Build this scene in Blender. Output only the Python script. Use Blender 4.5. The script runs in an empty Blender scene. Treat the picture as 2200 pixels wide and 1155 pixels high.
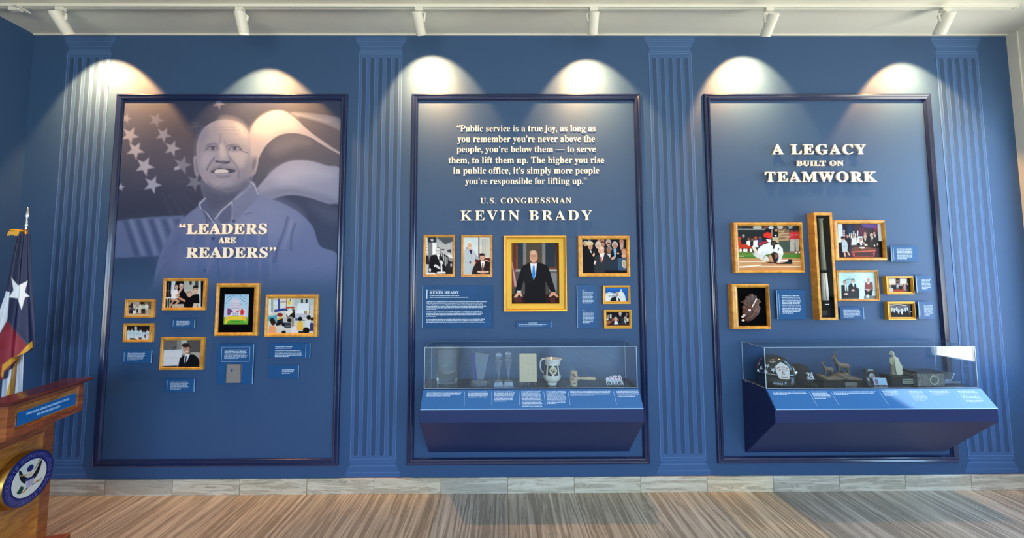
import bpy, math, random
import numpy as np
from mathutils import Matrix, Vector

# ------------------------------------------------------------------ camera
FOC, CX, CY = 750.0, 1085.48, 553.65
PITCH, YAW, ROLL = 0.0611, 0.0053, -0.0029
CAM = np.array([0.0019, -3.1953, 1.8735])
fw = np.array([math.sin(YAW)*math.cos(PITCH), math.cos(YAW)*math.cos(PITCH), math.sin(PITCH)])
rt = np.cross(fw, [0, 0, 1.0]); rt /= np.linalg.norm(rt); up = np.cross(rt, fw)
rt, up = rt*math.cos(ROLL)+up*math.sin(ROLL), up*math.cos(ROLL)-rt*math.sin(ROLL)
scene = bpy.context.scene
COL = scene.collection
cd = bpy.data.cameras.new('camera'); co = bpy.data.objects.new('camera', cd); COL.objects.link(co)
cd.sensor_width = 36; cd.lens = FOC/2200*36
cd.shift_x = (1100-CX)/2200; cd.shift_y = (CY-577.5)/2200
cd.clip_start = 0.02
co.matrix_world = Matrix(((rt[0], up[0], -fw[0], CAM[0]), (rt[1], up[1], -fw[1], CAM[1]), (rt[2], up[2], -fw[2], CAM[2]), (0, 0, 0, 1)))
scene.camera = co

# ------------------------------------------------------------------ light and exposure
scene.view_settings.view_transform = 'Standard'; scene.view_settings.look = 'None'
scene.view_settings.gamma = 1; scene.view_settings.exposure = 0.55
scene.view_settings.use_curve_mapping = False
scene.cycles.max_bounces = 10; scene.cycles.transparent_max_bounces = 24
scene.cycles.glossy_bounces = 5; scene.cycles.transmission_bounces = 8
scene.cycles.caustics_reflective = False; scene.cycles.caustics_refractive = False
wd = bpy.data.worlds.new('sky'); scene.world = wd; wd.use_nodes = True
bg = wd.node_tree.nodes['Background']; bg.inputs[1].default_value = 7.0      # blue sky over a sunlit forecourt
_N = wd.node_tree.nodes.new; _tc = _N('ShaderNodeTexCoord'); _sx = _N('ShaderNodeSeparateXYZ'); _rp = _N('ShaderNodeValToRGB'); _ad = _N('ShaderNodeMath'); _ad.operation = 'MULTIPLY_ADD'; _ad.inputs[1].default_value = 0.5; _ad.inputs[2].default_value = 0.5
for _a, _b in ((_tc.outputs['Generated'], _sx.inputs[0]), (_sx.outputs['Z'], _ad.inputs[0]), (_ad.outputs[0], _rp.inputs[0]), (_rp.outputs[0], bg.inputs[0])): wd.node_tree.links.new(_a, _b)
_rp.color_ramp.elements[0].position = 0.488; _rp.color_ramp.elements[0].color = (1.0, 0.96, 0.84, 1); _rp.color_ramp.elements[1].position = 0.512; _rp.color_ramp.elements[1].color = (0.46, 0.76, 1.12, 1)

ROOM_FRONT, X_LEFT, X_RIGHT, H_CEIL = -9.0, -4.437, 4.85, 4.202
# windows: on the right wall (y from, y to, z from, z to), on the front wall behind the photographer (x from, x to, z from, z to)
WIN_RIGHT = [(-1.42, -0.26, 0.95, 3.5), (-2.15, -1.78, 0.95, 1.6), (-7.9, -4.6, 0.9, 3.4)]
WIN_FRONT = [(-3.9, -1.5, 0.4, 3.0), (-1.2, 1.2, 0.4, 3.0), (1.5, 3.9, 0.4, 3.0)]
def portal(name, loc, rot, sx, sy):
    l = bpy.data.lights.new(name, 'AREA'); l.shape = 'RECTANGLE'; l.size = sx; l.size_y = sy; l.cycles.is_portal = True
    o = bpy.data.objects.new(name, l); o.location = loc; o.rotation_euler = rot; COL.objects.link(o)
for (a, b, c, d) in WIN_RIGHT: portal('window_daylight', (X_RIGHT+0.16, (a+b)/2, (c+d)/2), (0, math.pi/2, 0), d-c, b-a)
for (a, b, c, d) in WIN_FRONT: portal('window_daylight', ((a+b)/2, ROOM_FRONT-0.16, (c+d)/2), (math.pi/2, 0, 0), b-a, d-c)
SPOT_ENERGY, SPOT_COLOR, SPOT_HALF = 70.0, (1.0, 0.50, 0.165), math.radians(47)
CORE_ENERGY, CORE_HALF = 85.0, math.radians(42)

# ------------------------------------------------------------------ pixel <-> place
def proj(x, y, z):
    d = [np.asarray(x)-CAM[0], np.asarray(y)-CAM[1], np.asarray(z)-CAM[2]]
    w = d[0]*fw[0]+d[1]*fw[1]+d[2]*fw[2]
    return CX+FOC*(d[0]*rt[0]+d[1]*rt[1]+d[2]*rt[2])/w, CY-FOC*(d[0]*up[0]+d[1]*up[1]+d[2]*up[2])/w
def ray(px, py):
    return fw+rt*(px-CX)/FOC-up*(py-CY)/FOC
def at_y(px, py, y):
    d = ray(px, py); return CAM+d*((y-CAM[1])/d[1])
def at_z(px, py, z):
    d = ray(px, py); return CAM+d*((z-CAM[2])/d[2])
def at_x(px, py, x):
    d = ray(px, py); return CAM+d*((x-CAM[0])/d[0])
class Fr:                                   # a magnified look at the photograph: region and width of the look
    def __init__(s, x0, y0, x1, y1, w): s.x0, s.y0, s.k = x0, y0, (x1-x0)/w
    def __call__(s, x, y): return s.x0+x*s.k, s.y0+y*s.k
def rect(fr, pts, y):                       # four corners TL TR BR BL -> upright rectangle on the plane y
    P = [at_y(*fr(*p), y) for p in pts]
    return (P[0][0]+P[3][0])/2, (P[1][0]+P[2][0])/2, (P[2][2]+P[3][2])/2, (P[0][2]+P[1][2])/2
def box4(x0, y0, x1, y1): return [(x0, y0), (x1, y0), (x1, y1), (x0, y1)]

# ------------------------------------------------------------------ colours and materials
def lin(c):
    if isinstance(c, str): c = [int(c[i:i+2], 16) for i in (0, 2, 4)]
    return tuple(((v/255)/12.92 if v/255 <= 0.04045 else ((v/255+0.055)/1.055)**2.4) for v in c)
MATS = {}
def mat(name, color, rough=0.5, metal=0.0, bump=0.0, bscale=60, vary=0.0, vscale=8, coat=0.0, spec=0.5, trans=0.0, ior=1.45):
    if name in MATS: return MATS[name]
    m = bpy.data.materials.new(name); m.use_nodes = True; nt = m.node_tree; p = nt.nodes['Principled BSDF']
    c = lin(color); p.inputs['Base Color'].default_value = (*c, 1)
    p.inputs['Roughness'].default_value = rough; p.inputs['Metallic'].default_value = metal
    p.inputs['Coat Weight'].default_value = coat; p.inputs['Coat Roughness'].default_value = 0.08
    p.inputs['Specular IOR Level'].default_value = spec
    p.inputs['Transmission Weight'].default_value = trans; p.inputs['IOR'].default_value = ior
    tc = nt.nodes.new('ShaderNodeTexCoord')
    if vary:
        n = nt.nodes.new('ShaderNodeTexNoise'); n.inputs['Scale'].default_value = vscale; n.inputs['Detail'].default_value = 5
        nt.links.new(tc.outputs['Object'], n.inputs['Vector'])
        mx = nt.nodes.new('ShaderNodeMix'); mx.data_type = 'RGBA'
        mx.inputs['A'].default_value = (*[v*(1-vary) for v in c], 1); mx.inputs['B'].default_value = (*[min(1, v*(1+vary)) for v in c], 1)
        nt.links.new(n.outputs['Fac'], mx.inputs['Factor']); nt.links.new(mx.outputs['Result'], p.inputs['Base Color'])
    if bump:
        n = nt.nodes.new('ShaderNodeTexNoise'); n.inputs['Scale'].default_value = bscale; n.inputs['Detail'].default_value = 4
        nt.links.new(tc.outputs['Object'], n.inputs['Vector'])
        b = nt.nodes.new('ShaderNodeBump'); b.inputs['Strength'].default_value = bump; b.inputs['Distance'].default_value = 0.004
        nt.links.new(n.outputs['Fac'], b.inputs['Height']); nt.links.new(b.outputs['Normal'], p.inputs['Normal'])
    MATS[name] = m; return m
def paint_mat(name, rough=0.5, coat=0.0, spec=0.5):          # colours stored on the mesh
    if name in MATS: return MATS[name]
    m = mat(name, 'ffffff', rough, coat=coat, spec=spec); nt = m.node_tree
    a = nt.nodes.new('ShaderNodeAttribute'); a.attribute_name = 'Col'
    nt.links.new(a.outputs['Color'], nt.nodes['Principled BSDF'].inputs['Base Color'])
    return m
def clear_mat(name, tint, rough=0.02, ior=1.45, gain=1.0):
    if name in MATS: return MATS[name]
    m = bpy.data.materials.new(name); m.use_nodes = True; nt = m.node_tree; nt.nodes.clear()
    o = nt.nodes.new('ShaderNodeOutputMaterial'); mx = nt.nodes.new('ShaderNodeMixShader')
    t = nt.nodes.new('ShaderNodeBsdfTransparent'); t.inputs[0].default_value = (*lin(tint), 1)
    g = nt.nodes.new('ShaderNodeBsdfGlossy'); g.inputs['Roughness'].default_value = rough
    f = nt.nodes.new('ShaderNodeFresnel'); f.inputs['IOR'].default_value = ior
    k = nt.nodes.new('ShaderNodeMath'); k.operation = 'MULTIPLY'; k.inputs[1].default_value = gain; k.use_clamp = True
    ge = nt.nodes.new('ShaderNodeNewGeometry'); io = nt.nodes.new('ShaderNodeMix'); io.inputs['A'].default_value = ior; io.inputs['B'].default_value = 1/ior
    nt.links.new(ge.outputs['Backfacing'], io.inputs['Factor']); nt.links.new(io.outputs[0], f.inputs['IOR'])      # same sheen on both faces of a sheet
    nt.links.new(f.outputs[0], k.inputs[0]); nt.links.new(k.outputs[0], mx.inputs[0])
    nt.links.new(t.outputs[0], mx.inputs[1]); nt.links.new(g.outputs[0], mx.inputs[2]); nt.links.new(mx.outputs[0], o.inputs[0])
    MATS[name] = m; return m
def stone_mat(name, along, axis_tile, tile, cols, s1=1.0, rough=0.35):
    """travertine slabs: veins run along one axis, every slab its own tone"""
    m = bpy.data.materials.new(name); m.use_nodes = True; nt = m.node_tree; p = nt.nodes['Principled BSDF']; N = nt.nodes.new; L = nt.links.new
    tc = N('ShaderNodeTexCoord'); sx = N('ShaderNodeSeparateXYZ'); L(tc.outputs['Object'], sx.inputs[0])
    def math_(op, a, b=None):
        n = N('ShaderNodeMath'); n.operation = op
        for i, v in enumerate((a, b)):
            if v is None: continue
            if isinstance(v, (int, float)): n.inputs[i].default_value = v
            else: L(v, n.inputs[i])
        return n.outputs[0]
    u = math_('DIVIDE', math_('ADD', sx.outputs['X'], 20.0-0.11), tile)
    idx = math_('FLOOR', u); fr = math_('FRACT', u)
    wn = N('ShaderNodeTexWhiteNoise'); wn.noise_dimensions = '1D'; L(idx, wn.inputs['W'])
    mp = N('ShaderNodeMapping'); L(tc.outputs['Object'], mp.inputs['Vector'])
    mp.inputs['Scale'].default_value = along
    off = N('ShaderNodeCombineXYZ'); L(math_('MULTIPLY', wn.outputs['Value'], 37.0), off.inputs['X']); L(math_('MULTIPLY', wn.outputs['Value'], 11.0), off.inputs['Y'])
    ad = N('ShaderNodeVectorMath'); ad.operation = 'ADD'; L(mp.outputs[0], ad.inputs[0]); L(off.outputs[0], ad.inputs[1])
    n1 = N('ShaderNodeTexNoise'); n1.inputs['Scale'].default_value = 1.0*s1; n1.inputs['Detail'].default_value = 9; n1.inputs['Roughness'].default_value = 0.72; n1.inputs['Distortion'].default_value = 1.1; L(ad.outputs[0], n1.inputs['Vector'])
    n2 = N('ShaderNodeTexNoise'); n2.inputs['Scale'].default_value = 0.35*s1; n2.inputs['Detail'].default_value = 3; L(ad.outputs[0], n2.inputs['Vector'])
    r = N('ShaderNodeValToRGB'); L(n1.outputs['Fac'], r.inputs[0]); e = r.color_ramp.elements
    e[0].position = 0.26; e[0].color = (*lin(cols[0]), 1); e[1].position = 0.74; e[1].color = (*lin(cols[3]), 1)
    x = e.new(0.42); x.color = (*lin(cols[1]), 1); x = e.new(0.56); x.color = (*lin(cols[2]), 1)
    hs = N('ShaderNodeHueSaturation'); L(r.outputs[0], hs.inputs['Color'])
    L(math_('ADD', math_('MULTIPLY', wn.outputs['Value'], 0.22), math_('ADD', math_('MULTIPLY', n2.outputs['Fac'], 0.5), 0.66)), hs.inputs['Value'])
    L(math_('ADD', math_('MULTIPLY', wn.outputs['Value'], 0.5), 0.58), hs.inputs['Saturation'])
    vein = math_('MULTIPLY', math_('LESS_THAN', math_('ABSOLUTE', math_('SUBTRACT', n1.outputs['Fac'], 0.47)), 0.010), 0.55)
    mv = N('ShaderNodeMix'); mv.data_type = 'RGBA'; L(vein, mv.inputs['Factor']); L(hs.outputs[0], mv.inputs['A']); mv.inputs['B'].default_value = (*lin('5c4a38'), 1)
    seam = math_('LESS_THAN', math_('MINIMUM', fr, math_('SUBTRACT', 1.0, fr)), 0.004)
    mx = N('ShaderNodeMix'); mx.data_type = 'RGBA'; L(seam, mx.inputs['Factor']); L(mv.outputs['Result'], mx.inputs['A']); mx.inputs['B'].default_value = (*lin('7a6a56'), 1)
    L(mx.outputs['Result'], p.inputs['Base Color']); p.inputs['Roughness'].default_value = rough
    b = N('ShaderNodeBump'); b.inputs['Strength'].default_value = 0.25; b.inputs['Distance'].default_value = 0.002; L(n1.outputs['Fac'], b.inputs['Height']); L(b.outputs[0], p.inputs['Normal'])
    MATS[name] = m; return m
def wood_mat(name, dark, light, scale=(3, 3, 22), rough=0.35, coat=0.2):
    m = bpy.data.materials.new(name); m.use_nodes = True; nt = m.node_tree; p = nt.nodes['Principled BSDF']; N = nt.nodes.new; L = nt.links.new
    tc = N('ShaderNodeTexCoord'); mp = N('ShaderNodeMapping'); mp.inputs['Scale'].default_value = scale; L(tc.outputs['Object'], mp.inputs[0])
    n = N('ShaderNodeTexNoise'); n.inputs['Scale'].default_value = 2.2; n.inputs['Detail'].default_value = 7; n.inputs['Distortion'].default_value = 1.2; L(mp.outputs[0], n.inputs['Vector'])
    r = N('ShaderNodeValToRGB'); L(n.outputs['Fac'], r.inputs[0]); e = r.color_ramp.elements
    e[0].position = 0.3; e[0].color = (*lin(dark), 1); e[1].position = 0.7; e[1].color = (*lin(light), 1)
    L(r.outputs[0], p.inputs['Base Color']); p.inputs['Roughness'].default_value = rough
    p.inputs['Coat Weight'].default_value = coat; p.inputs['Coat Roughness'].default_value = 0.15
    MATS[name] = m; return m

WALL_HEX = '36537b'
M_WALL = mat('blue_wall_paint', WALL_HEX, 0.55, bump=0.03, bscale=250, spec=0.35)
M_TRIM = mat('navy_gloss_paint', '1b2850', 0.2, spec=0.6, coat=0.4)
M_COLB = mat('column_print_blue', '40608f', 0.55, spec=0.35)
M_COLL = mat('column_print_pale_line', '5a79a6', 0.55, spec=0.35)
M_COLF = mat('column_print_flute', '324b70', 0.55, spec=0.35)
M_WHITE = mat('white_paint', 'd9d6cc', 0.6, bump=0.02, bscale=200)
M_CEIL = mat('ceiling_plaster', 'e4e1d6', 0.85, bump=0.08, bscale=140)
M_LAMP = mat('white_powder_coat', 'e4e2d8', 0.4)
M_LETTER = mat('cream_letter_paint', 'f2ede2', 0.45)
M_PRINT = paint_mat('photographic_print', 0.5, spec=0.08)
M_MURAL = paint_mat('mural_print', 0.55, spec=0.35)
M_OAK = wood_mat('honey_oak', 'b67a20', 'e6ac48', (6, 6, 6), 0.38, 0.25)
M_GOLD = mat('gilded_wood', 'd9a13a', 0.34, 0.25, vary=0.12, vscale=40)
M_MATBOARD = mat('golden_liner', 'e3b32c', 0.5, vary=0.05, vscale=30)
M_BLACK = mat('black_backing', '08080a', 0.9, spec=0.05)
M_PLAQUE = mat('blue_plaque_acrylic', '28568a', 0.3, spec=0.15, vary=0.12, vscale=9)
M_PLAQUE_EDGE = mat('frosted_acrylic_edge', '8fb6da', 0.25)
M_INK = mat('pale_plaque_lettering', 'cfe4f7', 0.5)
M_CASE = mat('navy_case_paint', '222f5c', 0.38, spec=0.4)
M_SHELF = mat('dark_shelf_laminate', '2b2a33', 0.16)
M_LABEL = mat('blue_label_panel', '2f6aa6', 0.06, spec=0.6)
M_ACRYLIC = clear_mat('clear_acrylic', 'f4f8fb', 0.0, 1.49, 1.25)
M_ACR_EDGE = mat('bright_acrylic_edge', 'b9d3e4', 0.15, spec=0.8)
M_GLASS = clear_mat('picture_glass', 'fafcfc', 0.0, 1.45, 0.7)
M_CRYSTAL = mat('crystal', 'f4f8fa', 0.02, trans=0.92, ior=1.5)
M_COBALT = mat('cobalt_glass', '2a1f9c', 0.05, trans=0.3)
M_CHROME = mat('polished_silver', 'e6e8ea', 0.12, 1.0)
M_BRASS = mat('brass', 'c79a45', 0.25, 1.0)
M_CHERRY = wood_mat('cherry_wood', '6b2f0c', 'b4642a', (2.5, 2.5, 14), 0.3, 0.4)
M_CHERRY_PALE = wood_mat('cherry_panel_wood', '8f4a14', 'd08a3a', (3, 3, 12), 0.3, 0.4)
M_FLOOR = stone_mat('travertine_floor', (24.0, 0.8, 1.0), 'X', 0.586, ('6c5b47', 'a08b70', 'cab497', 'eadcc4'), 1.0, 0.36)
M_BASE = stone_mat('travertine_skirting', (1.3, 3.0, 17.0), 'X', 0.586, ('93806a', 'beab8e', 'dac9ae', 'eee2cc'), 1.0, 0.4)

# ------------------------------------------------------------------ mesh building
class B:
    def __init__(s): s.v, s.f, s.m, s.M = [], [], [], None
    def add(s, vs, fs, m=0):
        k = len(s.v)
        for p in vs:
            p = Vector(p)
            s.v.append(tuple(s.M @ p if s.M else p))
        for f in fs: s.f.append(tuple(i+k for i in f)); s.m.append(m)
        return s
    def box(s, a, b, m=0):
        (x0, y0, z0), (x1, y1, z1) = a, b
        return s.add([(x0, y0, z0), (x1, y0, z0), (x1, y1, z0), (x0, y1, z0), (x0, y0, z1), (x1, y0, z1), (x1, y1, z1), (x0, y1, z1)],
                     [(0, 3, 2, 1), (4, 5, 6, 7), (0, 1, 5, 4), (1, 2, 6, 5), (2, 3, 7, 6), (3, 0, 4, 7)], m)
    def quad(s, pts, m=0): return s.add(pts, [tuple(range(len(pts)))], m)
    def loops(s, rings, closed=True, caps=True, m=0):     # rings of equal length
        n = len(rings[0]); vs = [p for r in rings for p in r]; fs = []
        for i in range(len(rings)-1):
            for j in range(n if closed else n-1):
                k = (j+1) % n; fs.append((i*n+j, i*n+k, (i+1)*n+k, (i+1)*n+j))
        if caps and closed: fs += [tuple(range(n-1, -1, -1)), tuple(range((len(rings)-1)*n, len(rings)*n))]
        return s.add(vs, fs, m)
    def lathe(s, prof, c=(0, 0, 0), n=28, m=0, sx=1, sy=1, caps=True):
        return s.loops([[(c[0]+r*sx*math.cos(2*math.pi*j/n), c[1]+r*sy*math.sin(2*math.pi*j/n), c[2]+z) for j in range(n)] for r, z in prof], caps=caps, m=m)
    def tube(s, path, rad, n=10, m=0):
        P = [Vector(p) for p in path]; R = rad if isinstance(rad, (list, tuple)) else [rad]*len(P); rings = []
        t0 = (P[1]-P[0]).normalized(); a = t0.cross(Vector((0, 0, 1)) if abs(t0.z) < 0.9 else Vector((1, 0, 0))).normalized()
        for i, p in enumerate(P):
            t = (P[min(i+1, len(P)-1)]-P[max(i-1, 0)]).normalized()
            a = (a-t*a.dot(t)).normalized(); b = t.cross(a)
            rings.append([p+(a*math.cos(2*math.pi*j/n)+b*math.sin(2*math.pi*j/n))*R[i] for j in range(n)])
        return s.loops(rings, m=m)
    def ell(s, c, r, m=0, n=16, k=10, R=None):
        rings = []
        for i in range(k+1):
            t = -math.pi/2+math.pi*i/k; q = max(math.cos(t), 0.02)
            ring = [Vector((r[0]*q*math.cos(2*math.pi*j/n), r[1]*q*math.sin(2*math.pi*j/n), r[2]*math.sin(t))) for j in range(n)]
            rings.append([Vector(c)+(R @ p if R else p) for p in ring])
        return s.loops(rings, m=m)
    def slab(s, poly, y0, y1, m=0, edge=None):             # polygon in x,z given thickness in y (y0 front, y1 back); concave allowed
        n = len(poly); a = sum(poly[i][0]*poly[(i+1) % n][1]-poly[(i+1) % n][0]*poly[i][1] for i in range(n))
        if a < 0: poly = poly[::-1]
        vs = [(x, y0, z) for x, z in poly]+[(x, y1, z) for x, z in poly]
        s.add(vs, [tuple(range(n)), tuple(range(2*n-1, n-1, -1))], m)
        return s.add(vs, [(i, i+n, (i+1) % n+n, (i+1) % n) for i in range(n)], m if edge is None else edge)
    def frame(s, o, q, prof, m=0):                         # o outer, q inner rectangles (x0,x1,z0,z1); prof (0..1 from outer to inner, y)
        rings = []
        for t, y in prof:
            x0, x1, z0, z1 = [o[i]+(q[i]-o[i])*t for i in range(4)]
            rings.append([(x0, y, z0), (x1, y, z0), (x1, y, z1), (x0, y, z1)])
        return s.loops(rings+[rings[0]], caps=False, m=m)

def base_of(o):
    v = Vector((0, 0, 0))
    while o is not None: v += o.location; o = o.parent
    return v
def link(name, me, parent=None):
    o = bpy.data.objects.new(name, me); COL.objects.link(o)
    if parent is not None: o.parent = parent
    return o
def part(name, b, mats, parent=None, smooth=False, bevel=0.0, remesh=0.0, label=None, subsurf=0):
    off = base_of(parent); me = bpy.data.meshes.new(name)
    me.from_pydata([tuple(Vector(v)-off) for v in b.v], [], b.f)
    for m in (mats if isinstance(mats, (list, tuple)) else [mats]): me.materials.append(m)
    me.polygons.foreach_set('material_index', b.m)
    if smooth: me.polygons.foreach_set('use_smooth', [True]*len(me.polygons))
    me.update(); o = link(name, me, parent)
    if bevel:
        x = o.modifiers.new('edge', 'BEVEL'); x.width = bevel; x.segments = 2; x.limit_method = 'ANGLE'
    if remesh:
        x = o.modifiers.new('skin', 'REMESH'); x.mode = 'VOXEL'; x.voxel_size = remesh; x.use_smooth_shade = True
        y = o.modifiers.new('soften', 'SMOOTH'); y.iterations = 3; y.factor = 0.5
    if subsurf:
        x = o.modifiers.new('round', 'SUBSURF'); x.levels = x.render_levels = subsurf
    if label: o['label'] = label
    return o
def tag(o, label, cat, group=None, kind=None):
    o['label'] = label; o['category'] = cat
    if group: o['group'] = group
    if kind: o['kind'] = kind
    return o
def thing(name, label, cat, loc, group=None):
    o = bpy.data.objects.new(name, None); COL.objects.link(o); o.empty_display_size = 0.05
    o.location = Vector([float(v) for v in loc]); return tag(o, label, cat, group)
def struct(name, b, m, label, cat, parent=None, **k):
    o = part(name, b, m, parent, **k); o['kind'] = 'structure'; o['label'] = label; o['category'] = cat; return o

# ------------------------------------------------------------------ printed pictures: colours painted onto a fine grid
def star_pts(cx, cy, r, rot=0.0, inner=0.4, sx=1.0):
    return [(cx+sx*r*(1 if i % 2 == 0 else inner)*math.sin(rot+i*math.pi/5), cy-r*(1 if i % 2 == 0 else inner)*math.cos(rot+i*math.pi/5)) for i in range(10)]
class Canvas:
    def __init__(s, r, y, step, bgc, grid=None):
        if grid is None:
            x0, x1, z0, z1 = r; nx = max(8, int((x1-x0)/step)); nz = max(8, int((z1-z0)/step))
            gx, gz = np.meshgrid(np.linspace(x0, x1, nx+1), np.linspace(z1, z0, nz+1)); gy = np.full_like(gx, y)
        else: gx, gy, gz = grid
        s.shape = gx.shape; s.P = np.stack([gx, gy, gz], -1).reshape(-1, 3)
        s.U, s.V = proj(s.P[:, 0], s.P[:, 1], s.P[:, 2]); s.X, s.Y = s.U, s.V
        s.C = np.tile(np.array(lin(bgc)), (len(s.X), 1)); s.k = 1.0; s.pit = step/3.6e-3
    def use(s, fr):
        s.k = fr.k; s.X = (s.U-fr.x0)/fr.k; s.Y = (s.V-fr.y0)/fr.k; return s
    def _mix(s, cov, col, a):
        w = np.clip(cov, 0, 1)[:, None]*a; s.C = s.C*(1-w)+np.array(lin(col))*w
    def _soft(s, soft): return max(soft, 0.9*s.pit/s.k)
    def p(s, col, pts, soft=0, a=1.0):                     # polygon
        f = s._soft(soft); pts = np.array(pts, float); lo, hi = pts.min(0)-f, pts.max(0)+f
        i = np.where((s.X > lo[0]) & (s.X < hi[0]) & (s.Y > lo[1]) & (s.Y < hi[1]))[0]
        if len(i) == 0: return s
        X, Y = s.X[i], s.Y[i]; d = np.full(len(i), 1e18); ins = np.zeros(len(i), bool)
        for (ax, ay), (bx, by) in zip(pts, np.roll(pts, -1, 0)):
            ex, ey = bx-ax, by-ay; t = np.clip(((X-ax)*ex+(Y-ay)*ey)/(ex*ex+ey*ey+1e-9), 0, 1)
            d = np.minimum(d, (X-ax-t*ex)**2+(Y-ay-t*ey)**2)
            c = (ay > Y) != (by > Y); ins ^= c & (X < ex*(Y-ay)/(ey if ey else 1e-9)+ax)
        sd = np.sqrt(d)*np.where(ins, 1, -1); cov = np.zeros(len(s.X)); cov[i] = 0.5+sd/f
        s._mix(cov, col, a); return s
    def q(s, col, pts, soft=0, a=1.0):                     # smooth closed outline through the points
        P = np.array(pts, float); n = len(P); o = []
        for i in range(n):
            A, Bq, Cq, D = P[i-1], P[i], P[(i+1) % n], P[(i+2) % n]
            for t in np.linspace(0, 1, 7)[:-1]: o.append(.5*(2*Bq+(Cq-A)*t+(2*A-5*Bq+4*Cq-D)*t*t+(3*Bq-A-3*Cq+D)*t**3))
        return s.p(col, o, soft, a)
    def r(s, col, x0, y0, x1, y1, soft=0, a=1.0): return s.p(col, box4(x0, y0, x1, y1), soft, a)
    def e(s, col, cx, cy, rx, ry, soft=0, rot=0.0, a=1.0):  # ellipse
        f = s._soft(soft); c, q = math.cos(rot), math.sin(rot); dx, dy = s.X-cx, s.Y-cy
        u, v = dx*c+dy*q, -dx*q+dy*c; g = np.sqrt((u/rx)**2+(v/ry)**2)
        s._mix(0.5+(1-g)*min(rx, ry)/f, col, a); return s
    def l(s, col, w, pts, soft=0, a=1.0):                  # line
        f = s._soft(soft); d = np.full(len(s.X), 1e18)
        for (ax, ay), (bx, by) in zip(pts[:-1], pts[1:]):
            ex, ey = bx-ax, by-ay; t = np.clip(((s.X-ax)*ex+(s.Y-ay)*ey)/(ex*ex+ey*ey+1e-9), 0, 1)
            d = np.minimum(d, (s.X-ax-t*ex)**2+(s.Y-ay-t*ey)**2)
        s._mix(0.5+(w/2-np.sqrt(d))/f, col, a); return s
    def grain(s, amp, seed=0):
        s.C = np.clip(s.C*(1+amp*(np.random.RandomState(seed).rand(len(s.X), 1)-0.5)*2), 0, 1); return s
    def head(s, x, y, r, skin='c79a80', hair=None, bald=False, turn=0.0, q=1.25, sh='8a5a48'):
        if hair and not bald: s.e(hair, x-turn*r*.25, y-r*.22, r*1.08, r*q*1.0)
        s.e(skin, x, y+(0 if bald or not hair else r*.12), r*.9, r*q*(1 if bald or not hair else .92), r*.15)
        s.e(sh, x-.35*r+turn*r*.3, y-.05*r, r*.2, r*.09, r*.15, a=.7); s.e(sh, x+.35*r+turn*r*.3, y-.05*r, r*.2, r*.09, r*.15, a=.7)
        s.e(sh, x+turn*r*.3, y+.58*r, r*.3, r*.08, r*.15, a=.7); s.e(sh, x+turn*r*.35, y+.22*r, r*.12, r*.1, r*.2, a=.5); return s
    def build(s, name, m, parent, label=None):
        h, w = s.shape; idx = np.arange(h*w).reshape(h, w)
        F = np.stack([idx[:-1, :-1], idx[1:, :-1], idx[1:, 1:], idx[:-1, 1:]], -1).reshape(-1, 4)
        me = bpy.data.meshes.new(name); V = s.P-np.array(base_of(parent))
        me.vertices.add(len(V)); me.vertices.foreach_set('co', V.astype(np.float32).ravel())
        me.loops.add(F.size); me.loops.foreach_set('vertex_index', F.astype(np.int32).ravel())
        me.polygons.add(len(F)); me.polygons.foreach_set('loop_start', np.arange(0, F.size, 4, dtype=np.int32))
        me.update(calc_edges=True); me.materials.append(m)
        at = me.color_attributes.new('Col', 'FLOAT_COLOR', 'POINT')
        at.data.foreach_set('color', np.concatenate([np.clip(s.C, 0, 1), np.ones((len(V), 1))], 1).astype(np.float32).ravel())
        o = link(name, me, parent)
        if label: o['label'] = label
        return o

# ------------------------------------------------------------------ lettering
def bold(t):
    r = ''
    for c in t:
        if 'A' <= c <= 'Z': r += chr(0x1D400+ord(c)-65)
        elif 'a' <= c <= 'z': r += chr(0x1D41A+ord(c)-97)
        elif '0' <= c <= '9': r += chr(0x1D7CE+ord(c)-48)
        else: r += c
    return r
def glyphs(text, spacing=1.0, serif=True, res=3, weight=0.0):
    cu = bpy.data.curves.new('lettering', 'FONT'); cu.body = bold(text) if serif else text
    cu.space_character = spacing; cu.resolution_u = res; cu.extrude = 0.5; cu.offset = weight
    o = bpy.data.objects.new('lettering', cu); COL.objects.link(o)
    dg = bpy.context.evaluated_depsgraph_get(); dg.update()
    me = bpy.data.meshes.new_from_object(o.evaluated_get(dg))
    vs = np.array([v.co[:] for v in me.vertices]); fs = [tuple(p.vertices) for p in me.polygons]
    bpy.data.objects.remove(o); bpy.data.curves.remove(cu); bpy.data.meshes.remove(me); return vs, fs
CAP = 0.69
def islands(vs, fs):
    par = list(range(len(vs)))
    def root(i):
        while par[i] != i: par[i] = par[par[i]]; i = par[i]
        return i
    for f in fs:
        for j in f[1:]: par[root(j)] = root(f[0])
    g = {}
    for i in range(len(vs)): g.setdefault(root(i), []).append(i)
    return list(g.values())
def spans(vs, fs):                          # letters of a line as [x from, x to, vertex indices], left to right
    out = []
    for g in sorted(islands(vs, fs), key=lambda g: vs[g][:, 0].min()):
        a, e = vs[g][:, 0].min(), vs[g][:, 0].max()
        if out and a < out[-1][1]-.3*min(e-a, out[-1][1]-out[-1][0]): out[-1][1] = max(out[-1][1], e); out[-1][2] += g
        else: out.append([a, e, list(g)])
    return out
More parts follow.
